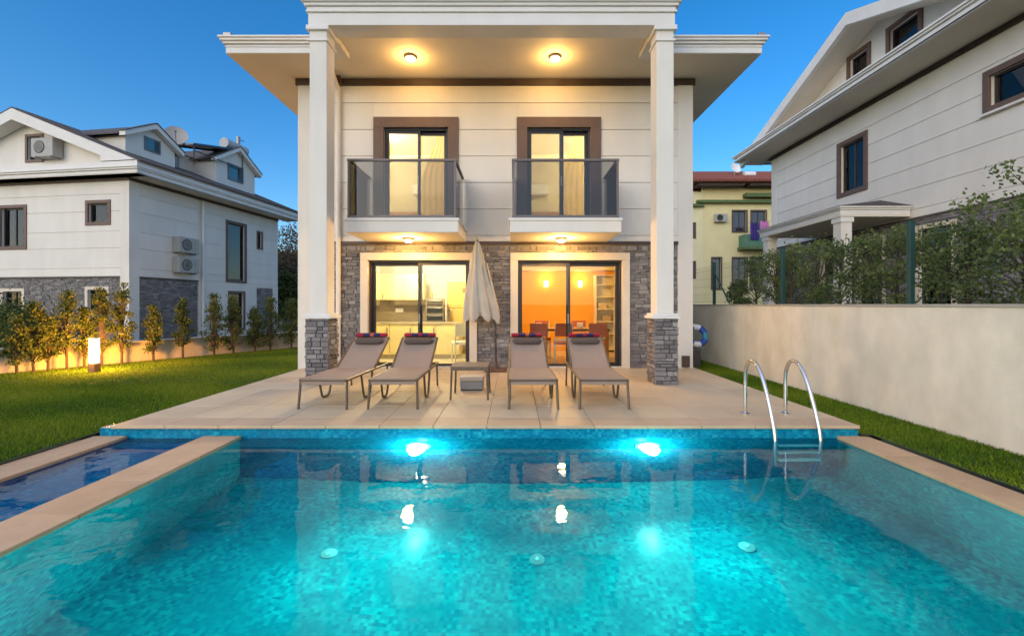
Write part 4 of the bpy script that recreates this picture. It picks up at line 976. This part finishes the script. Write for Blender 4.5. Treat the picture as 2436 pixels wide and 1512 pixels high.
# ------------------------------------------------------------------ boundary wall with fence on the right
CONC = mat('boundary_render', (.80, .73, .60), (.66, .595, .48), .85, 3.4, .5, 40, spec=.25, dirt=.30, stretch=(1.0, 1.0, .6))
bw = tag(empty('boundary_wall', (4.87, 0, -.12)), 'long plain beige rendered boundary wall right of the pool', 'wall')
B('wall_body', (0, -4, 0), (.25, 22, 1.44), CONC, bw); B('coping', (-.012, -4, 1.441), (.262, 22, 1.475), mat('wall_coping', (.42, .38, .33), (.36, .33, .29), .8, 3), bw, bevel=.004)
GRN = mat('green_post', (.012, .055, .05), None, .45)
fe = tag(empty('mesh_fence', (5.0, 0, 1.355)), 'dark green wire mesh fence on top of the boundary wall', 'fence')
PY = [2.86, 5.56, 8.2, 11.0, 13.7]
for y in PY:
    p = MB().box((-.03, y - .03, 0), (.03, y + .03, 1.03)).build('post', GRN, fe, bevel=.004); B('post_cap', (-.034, y - .034, 1.031), (.034, y + .034, 1.045), GRN, p)
MB().tube([(0, 10.2, .0), (0, 10.95, .75)], .018, 6).build('brace', GRN, fe)
for a, b in zip(PY[:-1], PY[1:]):
    wm = MB(); z = .06
    while z < 1.0: wm.box((.031, a + .03, z - .0015), (.034, b - .03, z + .0015)); z += .2
    y = a + .08
    while y < b - .05: wm.box((.0345, y - .0012, .03), (.0369, y + .0012, .99)); y += .05
    wm.build('wire_mesh', GRN, fe)

# ------------------------------------------------------------------ low garden wall on the left
gl_ = (WALLP1 - WALLP0).length; ang_ = math.atan2(wd.y, wd.x)
gwl = tag(empty('garden_wall', (WALLP0.x, WALLP0.y, -.12), ang_), 'low pale stone garden wall behind the hedge, lit orange by the bollard', 'wall')
SAND = mat('pale_wall', (.60, .52, .40), (.50, .43, .33), .85, 3, .4, 30, dirt=.2)
B('wall_body', (-1.5, 0.02, 0), (gl_ + .5, .22, .50), SAND, gwl)
x = -1.5
while x < gl_ + .4: B('coping_stone', (x + .004, -.015, .501), (x + .596, .255, .55), SAND, gwl, bevel=.008); x += .6

# ------------------------------------------------------------------ yellow apartment house far right
ya = tag(empty('apartment_house', (12.0, 32, -.1)), 'yellow apartment house with red tiled roof and green ledges seen between the two villas', 'building')
YEL = mat('yellow_render', (.76, .65, .34), (.70, .60, .31), .8, 1.5, dirt=.1); YELP = mat('pale_yellow_render', (.76, .68, .40), (.7, .62, .36), .8, 1.5)
GREEN = mat('green_ledge', (.10, .15, .045), (.08, .12, .04), .7, 3); REDR = mat('red_roof_tile', (.30, .095, .06), (.24, .075, .05), .8, 5, .4, 12)
FY = FRONT((0, 0, 0))
opY = [(3.9, 4.85, 6.75, 8.2), (5.25, 6.25, 6.9, 8.2), (3.9, 4.85, 2.6, 4.8), (5.2, 6.3, 2.6, 4.8), (2.4, 3.0, 2.6, 4.8)]
wall(FY, ya, 1.7, 12, 0, 9.9, opY, .3, YEL); wall(FY, ya, .9, 1.7, 0, 9.6, [(.95, 1.25, 6.2, 7.4), (.95, 1.25, 3.3, 4.6)], .6, YELP, 'side_bay')
B('rear_wall', (.9, .9, 0), (12, 9, 9.9), YEL, ya)
for o in opY: window(FY, ya, *o, .1, mat('brown_window', (.10, .06, .05), None, .6), mullions=1 if o[1] - o[0] > .8 else 0, room=False, pane=mat('dark_pane', (.03, .03, .035), None, .1, spec=.8))
for z0, z1 in ((6.2, 7.4), (3.3, 4.6)): FY.B('side_window', .95, 1.25, z0, z1, -.2, -.1, mat('brown_window', (.1, .06, .05)), ya)
B('green_ledge', (1.2, -.35, 8.75), (12, -.002, 8.95), GREEN, ya); B('green_ledge', (.7, -.30, 8.5), (1.7, -.002, 8.68), GREEN, ya)
B('green_ledge', (4.6, -.55, 9.12), (12, -.002, 9.40), GREEN, ya); B('green_ledge', (4.2, -.9, 5.35), (12, -.002, 5.55), GREEN, ya)
ra = MB(); ra.prism([(-1.2, 10.05), (-1.2, 10.12), (2.3, 11.72), (8, 10.12), (8, 10.05)], 'x', .5, 12.5); ra.build('roof', REDR, ya)
tl = MB()
for k in range(52): tl.tube([(.55 + k * .23, -1.24, 10.12), (.55 + k * .23, 2.3, 11.72)], .08, 5)
q = tl.build('roof_tile', REDR, ya); q['kind'] = 'stuff'
for a, b in ((1.0, 4.3), (4.7, 12)): B('eave_board', (a, -.9, 9.84), (b, -.2, 10.04), mat('dark_eave', (.07, .045, .04), None, .7), ya)
bl = MB(); bl.box((4.3, -.85, 5.56), (12, -.78, 6.4)); bl.box((4.3, -.78, 5.56), (4.37, -.02, 6.4)); bl.build('balcony_wall', mat('green_balcony', (.10, .22, .14), (.08, .17, .11), .7, 2), ya)
ac_unit((14.9, 31.97, 7.25), 0, 'air conditioner on wall of the yellow apartment house')
for x0, x1, z0, z1, c, lab in ((16.65, 17.25, 5.9, 7.1, (.05, .03, .20), 'dark purple cloth hanging over yellow house balcony'), (17.35, 17.95, 6.5, 7.2, (.62, .22, .50), 'pink cloth hanging over yellow house balcony')):
    mb = MB(); n = 14; vs = []
    for zi in range(7):
        for i in range(n + 1): vs.append((x0 + (x1 - x0) * i / n, 31.02 + .05 * math.sin(i * 1.3 + zi * .4), z0 + (z1 - z0) * zi / 6 + .05 * math.sin(i * .9)))
    mb.add(vs, [(a * (n + 1) + i, a * (n + 1) + i + 1, (a + 1) * (n + 1) + i + 1, (a + 1) * (n + 1) + i) for a in range(6) for i in range(n)])
    t = tag(empty('laundry', (0, 0, 0)), lab, 'laundry'); mb.build('cloth', mat('cloth_%d' % int(x0 * 10), c, tuple(v * .7 for v in c), .9, 3), t, smooth=True, recalc=False)
    MB().tube([(x0 - .2, 31.03, z1), (x1 + .2, 31.03, z1)], .012, 5).build('line', GREYMETAL, t)
dsh = tag(empty('rooftop_antenna', (16.3, 32.6, 10.75)), 'small white dish and mast on the red tiled roof', 'antenna')
MB().tube([(0, 0, 0), (0, 0, .9)], .03, 6).build('mast', GREYMETAL, dsh); MB().lathe([(0, 0), (.3, .06), (.4, .12), (.4, .13), (.29, .075), (0, .02)], c=(0, -.05, .6), axis=(.2, -.9, .3), n=20).build('dish', PLW, dsh, smooth='auto')
MB().cyl((.7, 0, .2), (1.5, 0, .2), .2, n=14).build('tank', PLW, dsh)

# ------------------------------------------------------------------ swim ring on a pump box in the side passage
pb = tag(empty('pump_box', (4.08, 10.3, -.10)), 'dark low pump box in the side passage at the villa corner', 'box')
B('body', (-.22, -.2, 0), (.20, .25, .40), mat('pump_box', (.05, .042, .05), (.07, .06, .065), .6, 6), pb, bevel=.012); B('lid', (-.24, -.22, .401), (.22, .27, .45), mat('pump_lid', (.09, .08, .09), None, .5), pb, bevel=.012)
BLU = mat('blue_vinyl', (.015, .07, .36), None, .3); TEA = mat('teal_vinyl', (.04, .24, .34), None, .3); WHC = mat('white_vinyl', (.74, .74, .70), None, .3)
sr = tag(empty('swim_ring', (4.22, 10.2, .63)), 'blue and white inflatable swim ring standing in the side passage', 'swim ring')
def tor(a0, a1, m_):
    mb = MB(); vs = []; n1, n2 = 8, 12; Rm, rm_ = .205, .072
    ax1 = Vector((1, 0, .0)); ax2 = Vector((0, .28, .96)).normalized(); ax3 = ax1.cross(ax2)
    for i in range(n1 + 1):
        a = a0 + (a1 - a0) * i / n1; c = ax1 * math.cos(a) + ax2 * math.sin(a)
        for k in range(n2):
            b_ = 2 * math.pi * k / n2; vs.append(c * (Rm + rm_ * math.cos(b_)) + ax3 * (rm_ * math.sin(b_)))
    mb.add(vs, [(i * n2 + k, i * n2 + (k + 1) % n2, (i + 1) * n2 + (k + 1) % n2, (i + 1) * n2 + k) for i in range(n1) for k in range(n2)]); mb.build('ring_segment', m_, sr, smooth=True)
for i in range(8): tor(i * math.pi / 4 + .3, (i + 1) * math.pi / 4 + .3, (BLU, WHC, BLU, TEA)[i % 4])

# ------------------------------------------------------------------ shrubs and trees
BARK = mat('bark', (.09, .06, .04), (.06, .042, .03), .9, 20, .5, 60)
def leaves(name, pts, size, matl, parent, tone_mu, up=0.25):
    """pts: (n,3) leaf centres; each leaf a folded quad of two triangles"""
    n = len(pts); d = rng.normal(size=(n, 3)); d[:, 2] += up; d /= np.linalg.norm(d, axis=1)[:, None]
    o = np.cross(d, rng.normal(size=(n, 3))); o /= np.linalg.norm(o, axis=1)[:, None]
    s = size * rng.uniform(.6, 1.3, n)[:, None]; w = s * .28
    v = np.empty((n, 4, 3)); v[:, 0] = pts - d * s * .5; v[:, 1] = pts + o * w; v[:, 2] = pts + d * s * .5; v[:, 3] = pts - o * w
    me = bpy.data.meshes.new(name); me.vertices.add(4 * n); me.vertices.foreach_set('co', v.ravel())
    me.loops.add(4 * n); me.loops.foreach_set('vertex_index', np.arange(4 * n, dtype=np.int32))
    me.polygons.add(n); me.polygons.foreach_set('loop_start', np.arange(0, 4 * n, 4, dtype=np.int32)); me.update()
    a = me.attributes.new('tone', 'FLOAT', 'FACE'); a.data.foreach_set('value', np.clip(tone_mu + rng.normal(0, .16, n), 0, 1).astype(np.float32))
    me.materials.append(matl); ob = bpy.data.objects.new(name, me); COL.objects.link(ob); ob.parent = parent; return ob
LEAFD = leafmat('shrub_leaf', [(.025, .045, .012), (.06, .09, .025), (.11, .145, .04), (.18, .20, .075)])
LEAFR = leafmat('terrace_leaf', [(.045, .075, .02), (.11, .15, .04), (.19, .235, .07), (.28, .31, .13)], .4)
LEAFO = leafmat('olive_leaf', [(.04, .06, .015), (.085, .115, .028), (.15, .17, .045), (.22, .23, .07)])
def shrub(loc, h, rad, nclump, per, size, m_, label, cat='shrub', group=None, z0=.22, name='garden_shrub', wild=0, cone=False):
    t = tag(empty(name, loc), label, cat, group); st = MB(); cl = []; tones = []
    nst = random.randint(3, 5)
    tips = []
    for k in range(nclump):
        u = (k + .5) / nclump; z = h * (z0 + (1 - z0) * (u ** .9)) ; prof = (math.sin(math.pi * min(1, (.22 + .75 * u))) ** .8) if not cone else (.95 * (1 - u) ** .7 + .08) * min(1, .45 + u * 3)
        a = random.uniform(0, 6.283); r_ = rad * prof * math.sqrt(random.uniform(.05, 1)); tips.append(Vector((r_ * math.cos(a), r_ * math.sin(a), z + random.uniform(-.06, .06) * h)))
    for k in range(wild):
        a = random.uniform(0, 6.283); tips.append(Vector((rad * .9 * math.cos(a), rad * .9 * math.sin(a), h * random.uniform(.92, 1.15))))
    base = [Vector((random.uniform(-.05, .05), random.uniform(-.05, .05), 0)) for _ in range(nst)]
    st.tube([(0, 0, -.03), (random.uniform(-.02, .02), random.uniform(-.02, .02), h * .45), (random.uniform(-.05, .05), random.uniform(-.05, .05), h * .9)], [.028, .02, .008], 6)
    for q in tips:
        z = max(.12, q.z * random.uniform(.35, .65)); st.tube([Vector((0, 0, z)), (Vector((0, 0, z)) + q) * .5 + Vector((0, 0, .04)), q], [.011, .008, .003], 4)
        n = int(per * random.uniform(.6, 1.3)); sp = rad * .34
        P = rng.normal(0, 1, (n, 3)) * np.array([sp, sp, sp * .75]); cl.append(P * .55 + np.array(q)); tones.append(np.full(n, random.uniform(.25, .72)))
    st.build('trunk', BARK, t, recalc=False)
    leaves('foliage', np.concatenate(cl), size, m_, t, np.concatenate(tones), 1.2 if cone else .25); return t
# left hedge row: shrubs at measured spots along the garden wall
nrm = Vector((wd.y, -wd.x, 0))
hed = [(40, 9.16, -10.31, 1.15, .40), (80, 9.37, -10.19, 1.45, .42), (120, 9.55, -10.08, 1.1, .34), (165, 9.80, -9.92, 1.70, .42), (205, 10.05, -9.78, 1.35, .36), (245, 10.30, -9.62, 1.75, .40), (288, 10.62, -9.43, 1.85, .42), (365, 11.15, -9.10, 1.35, .38), (435, 11.7, -8.77, 1.55, .36), (510, 12.35, -8.38, 1.70, .40), (555, 12.78, -8.12, 1.6, .36), (610, 13.3, -7.8, 1.3, .36), (645, 13.7, -7.55, 1.65, .44), (695, 14.3, -7.2, 1.55, .46)]
hl = ['at the far left edge', 'second from the left edge', 'third from the left edge, low', 'tall, left of the bollard lamp', 'short, just left behind the bollard lamp', 'directly behind the bollard lamp', 'tallest, just right of the bollard lamp', 'small, left of the stone-clad wall middle', 'in front of the dark stone panel', 'dense, left of the tall neighbour window', 'in front of the lower dark window', 'low, between two fuller shrubs', 'wide and dark near the villa corner', 'rightmost, touching the villa column edge']
for (px, y, x, h, r_), s in zip(hed, hl):
    shrub((x, y, -.10), h, r_ * (.68 if px < 450 else .8), 44, 52, .058, LEAFO if px < 400 else LEAFD, 'hedge shrub on the lawn edge, ' + s, 'shrub', 'hedge shrubs along the garden wall', z0=.26 if px < 450 else .14, cone=True)
# right hedge on the terrace behind the fence
rt = [(5.6, 4.3, 1.25, .55, 3), (5.65, 4.85, 1.2, .5, 3), (5.5, 5.35, 1.0, .42, 1), (5.65, 5.85, 1.0, .42, 0), (5.55, 6.4, 1.05, .40, 0), (5.6, 6.95, 1.1, .42, 0), (5.55, 7.5, 1.0, .40, 0), (5.6, 8.1, 1.15, .42, 2), (5.5, 8.75, 1.05, .40, 0), (5.6, 9.4, 1.15, .42, 0), (5.55, 10.1, 1.1, .42, 0), (5.5, 10.75, .55, .28, 0)]
rl_ = ['tallest with long shoots at the right edge', 'second from the right edge, tall', 'third from the right edge', 'just right of the near fence post', 'just left of the near fence post', 'sixth from the right edge', 'below the porch roof of the right house', 'in front of the porch column', 'just right of the middle fence post', 'just left of the middle fence post', 'near the yellow house', 'smallest, at the far end of the fence']
for (x, y, h, r_, w_), s in zip(rt, rl_):
    shrub((x, y, 1.18), h + .17, r_, 24, 80, .055, LEAFR, 'terrace shrub behind the mesh fence, ' + s, 'shrub', 'shrubs behind the fence', z0=.12, wild=w_)
# dark hedge behind the garden wall on the far left
shrub((-13.6, 11.6, -.1), 1.25, 1.5, 60, 130, .09, LEAFD, 'dark low hedge bush behind the garden wall at far left', 'shrub', z0=.1)
# trees on the hillside beyond the left house
tr = [(-14.4, 28.0, 3.2, 1.5), (-15.9, 30.5, 4.2, 1.8), (-17.6, 34, 5.4, 2.2), (-16.6, 38, 6.5, 2.4), (-19.6, 39, 8.0, 2.6)]
tl_ = ['nearest bushy one beside the villa column', 'second nearest, broad', 'middle one half hidden by the house', 'brownish tall one', 'tallest at the back']
LEAFB = leafmat('dry_leaf', [(.06, .04, .025), (.10, .07, .04), (.15, .11, .065), (.2, .15, .09)])
for i, ((x, y, h, r_), s) in enumerate(zip(tr, tl_)):
    shrub((x, y, -.15), h, r_, 40, 120, .22, LEAFD if i == 0 else LEAFB, 'tree in the gap right of the left house, ' + s, 'tree', 'trees behind the left house', z0=.2, name='background_tree')
